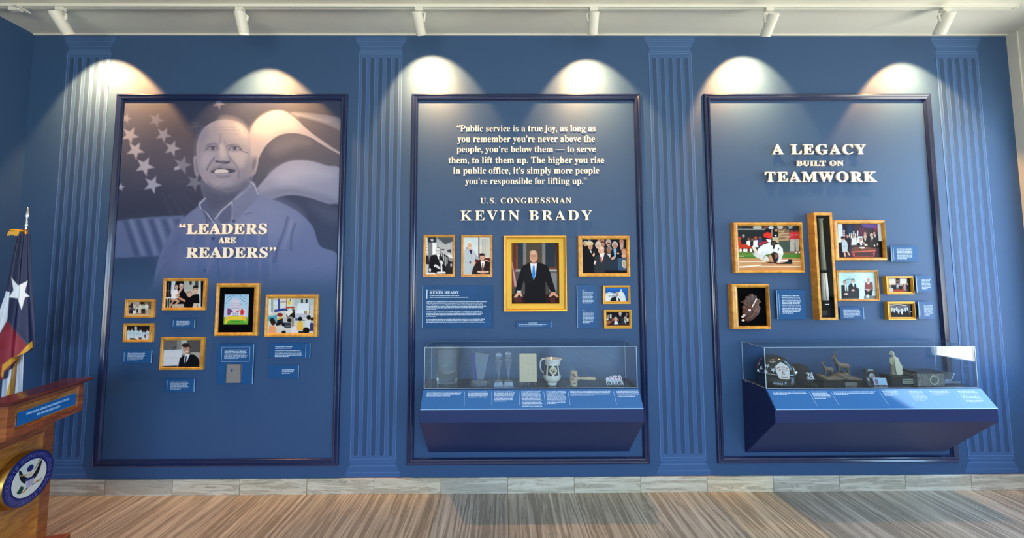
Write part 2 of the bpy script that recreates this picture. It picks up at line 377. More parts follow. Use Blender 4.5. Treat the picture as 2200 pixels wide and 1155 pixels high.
def letter_line(b, text, x0, x1, zb, cap, y_front, thick, spacing=1.0, m=0, frame=None, serif=True, weight=0.0):
    """one line of letters fitted between x0 and x1, baseline zb, capital height cap; frame: (origin, ex, ez, n) for tilted faces"""
    vs, fs = glyphs(text, spacing, serif, 3, weight)
    if not len(vs): return b
    mn, mx = vs[:, 0].min(), vs[:, 0].max(); sx = (x1-x0)/(mx-mn); sz = cap/CAP
    out = []
    for x, y, z in vs:
        X, Z, D = x0+(x-mn)*sx, zb+y*sz, (z+0.5)*thick
        if frame: o, ex, ez, n = frame; out.append(o+ex*X+ez*Z+n*(y_front+D))
        else: out.append((X, y_front-D, Z))
    return b.add(out, fs, m)
def word_bars(b, x0, x1, z1, lines, pitch, h, place, rng, m=0, first=None, last=0.6):
    """rows of tiny illegible words; place(x, z) -> point on the face, and point lifted off it"""
    for i in range(lines):
        x = x0; end = x1-(x1-x0)*rng.uniform(0, .08)
        if i == lines-1: end = x0+(x1-x0)*last
        zt = z1-i*pitch
        while x < end-h:
            for _ in range(rng.choice((2, 3, 3, 4, 5, 6, 7))):      # strokes of one word
                if x > end-.3*h: break
                t = rng.random(); za, zb_ = zt-h, zt-(0 if t < .3 else .28*h)
                if t > .9: za -= .22*h
                w = h*rng.choice((.42, .5, .6)); b.quad([place(*p) for p in ((x, za), (x+w, za), (x+w, zb_), (x, zb_))], m); x += w+h*.13
            x += h*.42
    return b

# ================================================================== THE ROOM
T = 0.15
struct('floor', B().box((X_LEFT-T, ROOM_FRONT-T, -0.1), (X_RIGHT+T, T, 0)), M_FLOOR, 'striped travertine floor of long slabs', 'floor')
struct('ceiling', B().box((X_LEFT-T, ROOM_FRONT-T, H_CEIL), (X_RIGHT+T, T, H_CEIL+0.1)), M_CEIL, 'off-white plaster ceiling', 'ceiling')
struct('wall_back', B().box((X_LEFT-T, 0, 0), (X_RIGHT+T, T, H_CEIL)), M_WALL, 'blue painted display wall with three moulded panels', 'wall')
struct('wall_left', B().box((X_LEFT-T, ROOM_FRONT, 0), (X_LEFT, 0, H_CEIL)), M_WALL, 'blue side wall behind the flag and lectern', 'wall')
def pierced(b, u0, u1, wins, put, w0, w1):               # a wall with window openings; put(u,w,z) maps to x,y
    xs = u0
    for a, c, z0, z1 in sorted(wins):
        b.box(put(xs, w0, 0), put(a, w1, H_CEIL)); b.box(put(a, w0, 0), put(c, w1, z0)); b.box(put(a, w0, z1), put(c, w1, H_CEIL)); xs = c
    return b.box(put(xs, w0, 0), put(u1, w1, H_CEIL))
M_ROOMWALL = mat('warm_white_wall', 'c9c2b4', 0.7)
struct('wall_right', pierced(B(), ROOM_FRONT, 0, WIN_RIGHT, lambda u, w, z: (w, u, z), X_RIGHT, X_RIGHT+T), M_WHITE, 'white side wall with windows at the right', 'wall')
struct('wall_front', pierced(B(), X_LEFT-T, X_RIGHT+T, WIN_FRONT, lambda u, w, z: (u, w, z), ROOM_FRONT-T, ROOM_FRONT), M_ROOMWALL, 'pale wall with tall windows behind the viewer', 'wall')
def window(k, a, c, z0, z1, put):
    f = 0.05; b = B()
    for (u0, u1, q0, q1) in ((a, a+f, z0, z1), (c-f, c, z0, z1), (a, c, z0, z0+f), (a, c, z1-f, z1)): b.box(put(u0, .04, q0), put(u1, .10, q1))
    if c-a > 1.5: b.box(put((a+c)/2-f/2, .04, z0), put((a+c)/2+f/2, .10, z1))
    o = struct('window_%d' % k, b, M_WHITE, 'white framed window letting in daylight', 'window')
    part('glass_pane', B().box(put(a+f, .065, z0+f), put(c-f, .071, z1-f)), M_GLASS, o)
for i, (a, c, z0, z1) in enumerate(WIN_RIGHT): window(i+1, a, c, z0, z1, lambda u, w, z: (X_RIGHT+w, u, z))
for i, (a, c, z0, z1) in enumerate(WIN_FRONT): window(i+4, a, c, z0, z1, lambda u, w, z: (u, ROOM_FRONT-w, z))
HB = at_y(1100, 1025.5, -0.014)[2]
struct('baseboard_back', B().box((X_LEFT, -0.014, 0), (X_RIGHT, 0, HB)), M_BASE, 'travertine skirting slabs along the foot of the blue wall', 'skirting', bevel=0.002)
struct('baseboard_left', B().box((X_LEFT, -3.2, 0), (X_LEFT+0.014, -0.014, HB)), M_BASE, 'travertine skirting along the left wall', 'skirting')
struct('trim_1', B().box((X_LEFT, -0.012, H_CEIL-0.012), (X_RIGHT, 0, H_CEIL)), M_WHITE, 'thin white bead where the blue wall meets the ceiling', 'trim')
struct('trim_2', B().box((X_RIGHT-0.012, -0.07, 0), (X_RIGHT, 0, H_CEIL-0.012)), M_WHITE, 'white upright trim at the right end of the blue wall', 'trim')

# panel mouldings
PANEL_X = [at_y(502, 203, 0), at_y(1129, 203, 0), at_y(1752, 203, 0)]
PZ1, PZ0, PW = 3.6125, 0.2406, 2.150
PCX = [-2.75+0.2196-0.2196, 0.0, 2.75]
PCX = [0.2196-2.75, 0.2196, 0.2196+2.75]
MOULD = [(0, 0), (0, -.012), (.08, -.020), (.22, -.023), (.36, -.017), (.42, -.014), (.50, -.014), (.56, -.022), (.70, -.028), (.84, -.023), (.92, -.010), (.96, -.006), (1, -.006), (1, 0)]
for i, (cx, lab) in enumerate(zip(PCX, ('navy moulding frame around the portrait panel on the left', 'navy moulding frame around the middle quotation panel', 'navy moulding frame around the teamwork panel on the right'))):
    o = (cx-PW/2, cx+PW/2, PZ0, PZ1); w = 0.062; q = (o[0]+w, o[1]-w, o[2]+w, o[3]-w)
    struct('trim_%d' % (i+3), B().frame(o, q, MOULD), M_TRIM, lab, 'moulding')

# painted columns
for k, (cx, lab) in enumerate(zip((PCX[0]-1.375, PCX[0]+1.375, PCX[1]+1.375, PCX[2]+1.375), (
        'pale blue fluted column printed on the wall behind the lectern and flag', 'pale blue fluted column printed between the portrait panel and the middle panel',
        'pale blue fluted column printed between the middle panel and the teamwork panel', 'pale blue fluted column printed at the right end of the wall, past the teamwork panel'))):
    b = B(); hw = 0.200
    z = lambda py: float(at_y(820, py, 0)[2])
    half = [(.240, z(1023)), (.240, z(1015)), (.222, z(1006)), (.212, z(1001)), (.206, z(999)), (.196, z(997)), (.190, z(994)), (.212, z(991.5)), (.212, z(988)), (hw, z(984)),
            (hw, z(116)), (.207, z(115)), (.207, z(111)), (.192, z(109)), (.196, z(104)), (.205, z(100)), (.215, z(98)), (.222, z(93)), (.232, z(91)), (.240, z(86)), (.243, z(81)), (.243, z(78))]
    pts = [(cx+x, q) for x, q in half]+[(cx-x, q) for x, q in half[::-1]]
    b.slab(pts, -.0012, .0005, 0)
    for (q, w) in ((z(1014), .236), (z(1000), .205), (z(991), .206), (z(985), .198), (z(114.5), .204), (z(110), .198), (z(100), .2), (z(95), .215), (z(90), .23), (z(84), .238)):
        b.box((cx-w, -.0022, q-.0025), (cx+w, -.0010, q+.0025), 1)
    for s in (-1, 1): b.box((cx+s*hw-.0035, -.0024, z(985)), (cx+s*hw+.0035, -.0010, z(116)), 1)
    r = .0195
    for j in range(5):
        fx = cx+(j-2)*.0765; z0, z1 = z(979)+r, z(123)-r
        cap = lambda q: [(fx+q*math.cos(t), z1+q*math.sin(t)) for t in [math.pi*i/8 for i in range(9)]]+[(fx+q*math.cos(t), z0+q*math.sin(t)) for t in [math.pi+math.pi*i/8 for i in range(9)]]
        b.slab(cap(r+.004), -.0030, -.0010, 1); b.slab(cap(r), -.0040, -.0010, 2)
    tag(part('column_mural', b, [M_COLB, M_COLL, M_COLF]), lab, 'wall print', 'fluted columns printed on the wall', 'thing')

# ------------------------------------------------------------------ the portrait mural inside the left panel
FA, FF = Fr(240, 220, 760, 600, 1581), Fr(400, 240, 570, 460, 892)
mx0, mx1 = PCX[0]-PW/2+.062, PCX[0]+PW/2-.062
c = Canvas((mx0, mx1, float(at_y(490, 660, 0)[2]), PZ1-.062), -.0012, 0.0052, WALL_HEX); c.use(FA)
D1, D2 = '3b4666', '45506f'
c.p(D1, [(-40, -60), (1600, -60), (1600, 640), (1000, 700), (480, 745), (240, 752), (35, 772), (-40, 780)], 40)
c.p('4a5270', [(-40, -60), (900, -60), (900, 200), (480, 500), (-40, 420)], 240, .7)
c.p('2f3a5a', [(0, 640), (300, 560), (600, 600), (600, 745), (0, 775)], 120, .6)
c.p('343f60', [(330, -60), (720, -60), (560, 330), (420, 300)], 130, .6)
for (x, y, r, ro, col) in ((95, 105, 34, .3, '6a7292'), (120, 215, 58, .5, '8990ae'), (290, 115, 50, .4, '6b7290'), (338, 212, 52, .5, '868dab'), (155, 312, 60, .55, '99a1c0'), (395, 300, 54, .35, '8d95b4'), (215, 416, 64, .45, '9ca7ca'),
                           (462, 408, 62, .3, '737d9f'), (266, 536, 60, .4, '95a3cb'), (540, 522, 56, .5, '6a7596'), (58, 552, 24, .2, 'a3b0d4'), (700, 6, 40, .5, '7a80a0'), (550, 150, 44, .5, '4b5472')):
    c.p(col, star_pts(x, y, r, ro, .42), 9)
c.p('9ca7ca', [(415, 420), (440, 415), (440, 435), (405, 440)], 8)
for i in range(4): c.l('4a5577', 20, [(330+i*45, 600), (400+i*70, 740)], 30, .35)
# stripes at the lower left
c.p('6276a8', [(20, 775), (240, 750), (470, 738), (480, 900), (330, 1000), (20, 1015)], 12)
for i in range(5): c.p('3f5486', [(70+i*85, 765), (100+i*85, 760), (185+i*85, 1000), (150+i*85, 1005)], 16, .75)
for i in range(4): c.p('8497c6', [(115+i*85, 762), (135+i*85, 760), (215+i*85, 990), (195+i*85, 995)], 14, .5)
# waving stripes at the right
c.q('a9a9be', [(890, 420), (900, 210), (950, 110), (1050, 55), (1130, 60), (1200, 105), (1290, 185), (1400, 262), (1500, 330), (1500, 350), (1390, 285), (1290, 225), (1190, 200), (1090, 215), (1010, 280), (960, 370), (935, 470)], 8)
c.q('c6c4d0', [(920, 190), (980, 110), (1060, 75), (1150, 90), (1220, 160), (1120, 185), (1020, 230)], 70, .8)
c.q('505873', [(925, 560), (960, 380), (1010, 285), (1090, 220), (1190, 205), (1290, 228), (1390, 290), (1500, 352), (1500, 450), (1400, 415), (1290, 384), (1180, 384), (1080, 425), (1000, 500), (945, 580)], 10)
c.q('6d748e', [(1030, 300), (1120, 240), (1230, 235), (1300, 270), (1200, 290), (1080, 350)], 60, .6)
c.q('8f9bc4', [(935, 590), (1000, 500), (1080, 422), (1180, 380), (1290, 381), (1400, 412), (1500, 446), (1500, 690), (1400, 658), (1280, 620), (1180, 604), (1090, 618), (1055, 640), (960, 640)], 9)
c.q('a5b1d8', [(1050, 480), (1180, 410), (1330, 420), (1440, 480), (1300, 500), (1140, 540)], 90, .8)
c.q('6a779e', [(950, 600), (1090, 560), (1220, 560), (1500, 640), (1500, 690), (1200, 606), (1080, 625), (960, 650)], 40, .6)
c.q('39486c', [(1050, 640), (1090, 620), (1180, 606), (1280, 622), (1400, 660), (1500, 692), (1500, 985), (1360, 935), (1310, 800), (1200, 700)], 12)
c.q('505f84', [(1300, 660), (1500, 720), (1500, 800), (1380, 760)], 60, .6)
c.q('7f87a2', [(1170, 65), (1500, 105), (1500, 200), (1350, 160)], 16, .8)
c.q('4d5470', [(1230, 95), (1500, 190), (1500, 320), (1380, 250), (1290, 180)], 16)
c.q('9aa0b8', [(1180, 70), (1400, 110), (1400, 130)], 16, .5)
# shirt
SH = [(600, 630), (560, 680), (480, 745), (410, 820), (345, 920), (305, 1030), (270, 1180), (260, 1330), (1600, 1330), (1490, 1100), (1470, 985), (1360, 935), (1312, 810), (1225, 722), (1110, 655), (960, 598), (905, 515)]
c.q('6f80b2', SH, 7)
c.q('8494c4', [(800, 700), (960, 620), (1120, 670), (1230, 760), (1150, 900), (900, 880)], 120, .7)
c.q('5c6da0', [(300, 1030), (400, 840), (470, 780), (460, 960), (400, 1180)], 70, .6)
c.l('4a5a8c', 14, [(1150, 750), (1130, 830), (1090, 930), (1060, 1040)], 18, .8); c.l('93a2cf', 10, [(1175, 770), (1155, 860), (1120, 950)], 16, .6)
c.l('4a5a8c', 12, [(1200, 790), (1175, 860), (1170, 960)], 16, .7); c.l('5a6a9b', 12, [(380, 1040), (330, 1090), (300, 1150)], 16, .7)
c.p('2f3c62', [(866, 735), (930, 715), (870, 728)], 5, .9)
c.l('56669a', 10, [(700, 830), (690, 1000), (700, 1140)], 14, .7); c.e('4c5b8c', 662, 888, 12, 11, 3); c.e('4c5b8c', 608, 1098, 8, 8, 3)
# neck and collar
c.q('5d6a90', [(600, 480), (606, 640), (640, 740), (680, 770), (720, 700), (790, 640), (905, 545), (905, 420)], 10)
c.q('4a5679', [(606, 560), (720, 590), (830, 560), (900, 500), (880, 560), (770, 650), (690, 700), (625, 690)], 50, .8)
c.q('7482ad', [(690, 745), (782, 645), (905, 518), (935, 540), (960, 605), (880, 700), (800, 770), (785, 700), (740, 770), (700, 790)], 6)
c.l('a8b5da', 7, [(905, 516), (935, 545), (955, 600)], 6); c.l('b0bcdf', 8, [(676, 760), (718, 705), (782, 650)], 5); c.l('aab6dc', 7, [(786, 650), (785, 780)], 5)
c.l('8e9cc8', 9, [(790, 645), (850, 598), (905, 545)], 6); c.q('52608c', [(700, 745), (780, 665), (778, 770), (720, 790)], 12, .8)
c.q('55638f', [(575, 665), (610, 628), (640, 720), (670, 770), (640, 780), (600, 720)], 6)
c.l('b0bcdf', 7, [(610, 626), (574, 664), (580, 685), (630, 735), (665, 785)], 5); c.l('39466c', 8, [(590, 690), (615, 730), (622, 790)], 8, .8); c.e('47547f', 795, 775, 13, 10, 3)
# head
c.use(FF)
c.q('8089ad', [(82, 515), (120, 500), (140, 560), (150, 700), (118, 725), (95, 690), (85, 600)], 8); c.q('636d92', [(105, 540), (130, 545), (135, 680), (115, 690)], 14, .7)
c.q('8b90aa', [(735, 520), (775, 488), (808, 505), (812, 570), (795, 650), (765, 710), (720, 725), (700, 640)], 8); c.q('626a86', [(755, 545), (785, 530), (780, 600), (752, 660), (740, 620)], 14, .8); c.l('a7abc0', 9, [(760, 500), (800, 505), (805, 580), (780, 660)], 9, .8)
HD = [(118, 480), (118, 400), (132, 320), (162, 240), (218, 168), (300, 114), (395, 90), (500, 92), (595, 124), (665, 178), (708, 245), (722, 320), (726, 420), (722, 520), (716, 650), (705, 780), (660, 840), (580, 880), (470, 898), (380, 885), (300, 862), (232, 815), (172, 735), (140, 640), (124, 560)]
c.q('8b92b2', HD, 8)
c.q('a3a7bd', [(400, 95), (560, 115), (690, 230), (715, 400), (600, 330), (430, 230)], 130, .9); c.q('bdbdc9', [(560, 130), (660, 190), (690, 280), (600, 230)], 70, .8)
c.q('737fa8', [(118, 500), (135, 300), (200, 190), (250, 230), (190, 400), (170, 640)], 90, .7)
c.q('7a82a2', [(600, 600), (720, 500), (710, 780), (600, 870), (450, 890), (560, 760)], 90, .7)
c.q('59648a', [(240, 800), (330, 850), (440, 850), (560, 840), (690, 760), (690, 850), (560, 900), (400, 905), (280, 880)], 60, .85)
c.q('a9aec6', [(480, 460), (640, 450), (690, 500), (640, 620), (580, 600), (520, 520)], 70, .7); c.q('98a3c8', [(180, 480), (310, 460), (320, 500), (240, 600), (160, 620)], 70, .6)
for y, x0, x1, q in ((170, 330, 560, 12), (205, 300, 600, 12), (240, 330, 590, 10)): c.l('7c83a2', q, [(x0, y+12), ((x0+x1)/2, y), (x1, y+10)], 16, .55)
c.l('666f92', 12, [(390, 260), (375, 350)], 16, .7); c.l('6d7492', 10, [(432, 320), (440, 370)], 12, .7)
c.q('68729a', [(230, 375), (290, 345), (345, 352), (380, 395), (350, 380), (290, 370), (240, 400)], 20, .9); c.q('747b97', [(440, 385), (480, 370), (560, 360), (610, 385), (560, 378), (480, 388)], 16, .9)
for ex, ey, q in ((298, 408, 1), (545, 410, 1)):
    c.e('68739a', ex, ey, 78, 32, 26, .05, .8); c.e('a4abc4', ex-4, ey+2, 46, 12, 10); c.e('3c4568', ex+2, ey, 23, 19, 6); c.e('c4cade', ex-6, ey-6, 4, 3, 3)
    c.l('3a4363', 9, [(ex-70, ey+20), (ex-40, ey-8), (ex+5, ey-19), (ex+50, ey-10), (ex+78, ey+18)], 7, .9); c.l('5c668b', 7, [(ex-50, ey+17), (ex, ey+24), (ex+50, ey+20)], 10, .7)
c.l('4c5575', 9, [(600, 425), (650, 452), (692, 460)], 8, .8); c.l('4f5a80', 8, [(225, 415), (205, 450)], 8, .7); c.l('525b7c', 8, [(445, 392), (478, 378), (540, 366)], 8, .7)
c.q('b1b5cc', [(375, 380), (425, 380), (450, 500), (400, 520), (375, 480)], 40, .7); c.l('6c7598', 12, [(455, 400), (470, 470), (495, 530)], 22, .6)
c.q('555f85', [(325, 545), (350, 560), (385, 580), (440, 592), (490, 575), (498, 545), (470, 560), (420, 545), (370, 555)], 12, .95); c.e('39426a', 352, 560, 26, 11, 8); c.e('454e72', 462, 570, 28, 12, 9); c.e('9aa1be', 415, 525, 50, 26, 30, 0, .6)
c.l('4a557e', 15, [(318, 515), (285, 560), (250, 610), (235, 655)], 14, .85); c.l('626b8e', 13, [(482, 510), (530, 560), (575, 620), (592, 680), (590, 740)], 14, .8); c.l('767f9f', 10, [(575, 800), (600, 740), (602, 660)], 14, .6)
c.q('6f789a', [(275, 640), (380, 600), (430, 610), (540, 630), (560, 660), (540, 680), (470, 640), (330, 645), (290, 680)], 16, .7)
c.q('3f4868', [(272, 678), (330, 645), (385, 632), (420, 640), (470, 640), (560, 662), (510, 690), (450, 685), (340, 690)], 9)
c.q('c3cbe0', [(320, 680), (335, 655), (400, 648), (455, 655), (478, 672), (455, 684), (400, 688), (340, 688)], 6)
for x in (352, 378, 405, 432): c.l('aab2cc', 4, [(x, 652), (x, 686)], 4, .5)
c.q('8a94b8', [(320, 695), (420, 700), (500, 692), (480, 712), (400, 716), (340, 712)], 12, .9); c.q('5a648a', [(340, 716), (420, 722), (500, 712), (460, 745), (380, 745)], 24, .7)
c.e('98a1c2', 400, 790, 90, 45, 60, 0, .5); c.l('5d678c', 8, [(440, 790), (400, 830), (340, 850)], 16, .5)
for i, (x, y) in enumerate(((330, 930), (440, 960), (520, 920))): c.l('424d70', 14, [(x, y), (x+10, y+90)], 40, .5)
# fade into plain paint at the bottom
c.C = c.C*np.array((.68, .71, .76))
c.use(FA); w = np.clip((c.Y-1030)/230, 0, 1)[:, None]; w = w*w*(3-2*w); c.C = c.C*(1-w)+np.array(lin(WALL_HEX))*w
c.grain(.02)
tag(c.build('wall_mural', M_MURAL, None), 'large blue-grey mural of a bald man in a collared shirt before a waving flag', 'mural')

# ------------------------------------------------------------------ raised lettering
def lettering(name, label, fr, rows, off, thick, single, wt=0.0):
    r = thing(name, label, 'lettering', at_y(*fr(*rows[0][1:3]), 0))
    for (t, x0, yb, x1, cap, sp) in rows:
        a, e = at_y(*fr(x0, yb), -off-thick), at_y(*fr(x1, yb), -off-thick); h = float(at_y(*fr(x0, yb-cap), -off-thick)[2]-a[2]); b = B()
        letter_line(b, t, a[0], e[0], (a[2]+e[2])/2, h, -off, thick, sp, weight=wt); vs = np.array(b.v)
        L = spans(vs, b.f); nw = len(t.split())-1
        gaps = sorted(range(1, len(L)), key=lambda i: L[i-1][1]-L[i][0])[:nw] if nw else []
        cuts = [0]+sorted(gaps)+[len(L)]
        for i0, i1 in zip(cuts[:-1], cuts[1:]):
            if single:
                w = bpy.data.objects.new('word', None); COL.objects.link(w); w.parent = r; w.empty_display_size = .02
            for grp in ([[q] for q in L[i0:i1]] if single else [L[i0:i1]]):
                ids = sorted(j for q in grp for j in q[2]); mp = {j: k for k, j in enumerate(ids)}
                bb = B(); bb.add(vs[ids], [tuple(mp[j] for j in f) for f in b.f if f[0] in mp])
                if single and off: 
                    cx, cz = vs[ids][:, 0].mean(), vs[ids][:, 2].mean(); k = int(np.argmin((vs[ids][:, 0]-cx)**2+(vs[ids][:, 2]-cz)**2)); px_, pz_ = vs[ids][k][0], vs[ids][k][2]
                    bb.box((px_-.002, -off, pz_-.002), (px_+.002, 0, pz_+.002))
                part('letter' if single else 'word', bb, M_LETTER, w if single else r)
    return r
F4, F7 = Fr(880, 240, 1380, 500, 2200), Fr(1600, 270, 1930, 440, 2200)
lettering('wall_lettering', 'cream raised letters reading LEADERS ARE READERS across the portrait mural', FA, [('“LEADERS', 437, 858, 1010, 67, 1.12), ('ARE', 695, 918, 808, 37, 1.08), ('READERS”', 485, 1012, 1068, 66, 1.12)], .018, .012, True, .010)
lettering('wall_lettering', 'cream six line quotation about public service at the top of the middle panel', F4, [
    ('“Public service is a true joy, as long as', 447, 185, 1757, 60, 1), ('you remember you’re never above the', 452, 283, 1752, 60, 1), ('people, you’re below them — to serve', 445, 381, 1760, 60, 1),
    ('them, to lift them up. The higher you rise', 367, 484, 1840, 60, 1), ('in public office, it’s simply more people', 412, 583, 1793, 60, 1), ('you’re responsible for lifting up.”', 525, 682, 1675, 60, 1)], .0, .006, False)
lettering('wall_lettering', 'cream raised name in capitals above the portrait frame on the middle panel', F4, [('U.S. CONGRESSMAN', 668, 863, 1530, 51, 1.18), ('KEVIN BRADY', 480, 1025, 1725, 93, 1.3)], .018, .012, True)
lettering('wall_lettering', 'cream raised letters reading A LEGACY BUILT ON TEAMWORK', F7, [('A LEGACY', 400, 405, 1745, 141, 1.22), ('BUILT ON', 750, 572, 1420, 73, 1.12), ('TEAMWORK', 300, 800, 1897, 143, 1.18)], .018, .012, True, .010)

# ================================================================== TRACK LIGHTS
zt = H_CEIL-.022
ytr = float(at_z(1100, 17.5, zt)[1])
t = thing('light_track', 'long white lighting track along the ceiling above the blue wall', 'light track', (0, ytr, zt))
xa, xb = float(at_z(-60, 15, zt)[0]), float(at_z(2178, 18, zt)[0])
b = B().box((xa, ytr-.018, zt+.004), (xb, ytr+.018, H_CEIL))
for sg in (-1, 1): b.box((xa, ytr+sg*.018, zt), (xb, ytr+sg*.006, zt+.004))
part('rail', b, M_LAMP, t)
xf = float(at_z(33, 15, zt)[0])
fd = thing('power_feed', 'small white power feed box at the left end of the lighting track', 'power feed', (xf, ytr, zt))
b = B().box((xf-.05, ytr-.017, zt-.032), (xf+.04, ytr+.017, zt)); b.box((xf+.03, ytr-.05, zt-.018), (xf+.06, ytr+.05, zt-.002))
part('housing', b, M_LAMP, fd, bevel=.004)
part('end_cap', B().box((xb, ytr-.02, zt-.002), (xb+.02, ytr+.02, H_CEIL)), M_LAMP, t)
LAMPS = [(137, 148, 75, 240, 128, 'leftmost'), (519, 525, 75, 575, 147, 'left'), (901, 905, 77, 928, 119, ''), (1274, 1273, 77, 1262, 127, ''), (1650, 1644, 79, 1597, 120, ''), (2027, 2017, 77, 1940, 134, '')]
LLAB = ['white cylinder spotlight leaning over the column print nearest the flag', 'white cylinder spotlight above the bald man of the portrait mural', 'white cylinder spotlight above the left end of the middle panel',
        'white cylinder spotlight above the right half of the middle panel', 'white cylinder spotlight above the left half of the teamwork panel', 'white cylinder spotlight at the right end of the track']
for i, (pa, pb, pyb, ax, ay, _) in enumerate(LAMPS):
    x0 = float(at_z(pa, 20, zt)[0]); apex = at_y(ax, ay, 0)
    P = Vector((x0, ytr, zt-.085))                                   # pivot on the bracket
    mouth = Vector([float(v) for v in at_y(pb, pyb-2, ytr+.05)])
    a = (Vector([float(v) for v in apex])-mouth).normalized(); dn = Vector((0, 0, -1)); q = (dn-a*dn.dot(a)).normalized()
    ax_ = (a*math.cos(SPOT_HALF)+q*math.sin(SPOT_HALF)).normalized()
    top = mouth-ax_*.165; R = ax_.to_track_quat('Z', 'Y').to_matrix().to_4x4()
    r = thing('track_light', LLAB[i], 'spotlight', (x0, ytr, zt), 'spotlights on the ceiling track')
    part('adapter', B().box((x0-.032, ytr-.017, zt-.03), (x0+.032, ytr+.017, zt)), M_LAMP, r, bevel=.003)
    s = 1 if pb >= pa else -1; j = top+ax_*.07
    bx = Vector((x0+s*.058, j.y+.0, zt-.062))
    b = B().tube([(x0, ytr, zt-.03), (x0, ytr, zt-.045), (bx.x*.6+x0*.4, bx.y*.5+ytr*.5, zt-.055), tuple(bx), tuple(j+Vector((s*.045, 0, 0)))], .0095, 8)
    part('bracket', b, M_LAMP, r, True)
    b = B(); b.M = Matrix.Translation(top) @ R
    b.lathe([(.0, 0), (.036, 0), (.0415, .004), (.0425, .012), (.0425, .160), (.0415, .165), (.037, .165), (.036, .150), (.034, .120), (0, .118)], n=36, caps=False)
    part('lamp_head', b, M_LAMP, r, True).modifiers.new('edges', 'EDGE_SPLIT').split_angle = .6
    b = B(); b.M = Matrix.Translation(top) @ R; b.lathe([(0, .119), (.033, .119), (.033, .121), (0, .121)], n=24, caps=False)
    m = mat('lamp_lens', 'fff1d6', .3); m.node_tree.nodes['Principled BSDF'].inputs['Emission Color'].default_value = (1, .75, .45, 1); m.node_tree.nodes['Principled BSDF'].inputs['Emission Strength'].default_value = 6
    part('lens', b, m, r)
    for en, hf, bl in ((SPOT_ENERGY, SPOT_HALF, .20), (CORE_ENERGY, CORE_HALF, 1.0)):      # the reflector's even spill and its hot centre
        l = bpy.data.lights.new('spot_beam', 'SPOT'); l.energy = en; l.color = SPOT_COLOR; l.spot_size = 2*hf; l.spot_blend = bl; l.shadow_soft_size = .026
        o = bpy.data.objects.new('spot_beam', l); COL.objects.link(o); o.parent = r
        o.rotation_euler = (-ax_).to_track_quat('Z', 'Y').to_euler(); o.location = mouth+ax_*.006-Vector(r.location)

# ================================================================== FRAMED PICTURES
SLOPE = lambda t: [(0, 0), (0, -.7*t), (.04, -.86*t), (.12, -.95*t), (.30, -t), (.50, -.98*t), (.72, -.88*t), (.90, -.70*t), (1, -.62*t), (1, -.40*t)]
STEP = lambda t: [(0, 0), (0, -.93*t), (.05, -t), (.30, -t), (.36, -.93*t), (.42, -.74*t), (.50, -.74*t), (.56, -.86*t), (.70, -.90*t), (.86, -.82*t), (.93, -.70*t), (1, -.66*t), (1, -.40*t)]
def picture(label, fr, outer, opening, t, prof=SLOPE, m=M_OAK, name='framed_picture', group=None, depth=.45, cat='framed picture', qk=.66):
    o = rect(fr, outer, -t); q = rect(fr, opening, -t*qk)
    r = thing(name, label, cat, ((o[0]+o[1])/2, 0, o[2]), group)
    part('moulding', B().frame(o, q, prof(t)), m, r)
    part('backing_board', B().box((q[0]-.004, -t*depth+.001, q[2]-.004), (q[1]+.004, -.002, q[3]+.004)), M_BLACK, r)
    return r, q
def canvas(q, t, bgc, step=.0032, depth=.45): return Canvas(q, -t*depth-.0005, step, bgc)
G1, G2, G3 = 'framed pictures on the portrait panel', 'framed pictures on the middle panel', 'framed pictures on the teamwork panel'
FC = Fr(240, 580, 700, 850, 1968)
# small photo of a farm family
FL = Fr(255, 635, 335, 745, 840)
r, q = picture('tiny oak framed photo of a family outdoors, upper of the two smallest at the left', FL, [(140, 88), (785, 88), (770, 492), (120, 492)], [(210, 140), (735, 140), (715, 448), (195, 448)], .022, STEP, group=G1)
c = canvas(q, .022, 'b9a183').use(FL)
c.p('3c2620', [(200, 260), (320, 140), (330, 270)]); c.r('c3b4a6', 330, 140, 470, 230); c.r('20140f', 470, 130, 590, 210); c.r('6d5a46', 600, 130, 740, 300); c.l('8a7a70', 8, [(340, 170), (470, 170)]); c.l('8a7a70', 8, [(340, 200), (470, 200)])
c.e('5a4a52', 300, 320, 60, 60); c.e('281c22', 280, 370, 50, 50); c.r('2b2024', 240, 330, 300, 400)
for x, y, w, col in ((355, 215, 26, 'd8c8c0'), (410, 270, 24, 'd8d0c4'), (440, 260, 26, 'd8cdb8'), (490, 230, 34, 'e6dcc8'), (550, 240, 34, 'd8cdbc'), (630, 225, 44, 'eceade')):
    c.e(col, x, y+20, w, 60); c.e('b08a70', x, y-35, 15, 18)
c.r('e9ecf2', 325, 330, 385, 415, 10); c.r('30262a', 400, 300, 440, 385, 12); c.r('d8d0c0', 440, 300, 500, 390, 12); c.r('3d2a28', 510, 290, 600, 400, 12); c.r('e0d8c8', 600, 260, 660, 320, 10)
c.p('c8b489', [(200, 400), (740, 410), (740, 460), (190, 460)], 16); c.l('4a3a30', 12, [(350, 408), (600, 412)], 10); c.grain(.08, 3); c.build('photo_print', M_PRINT, r)
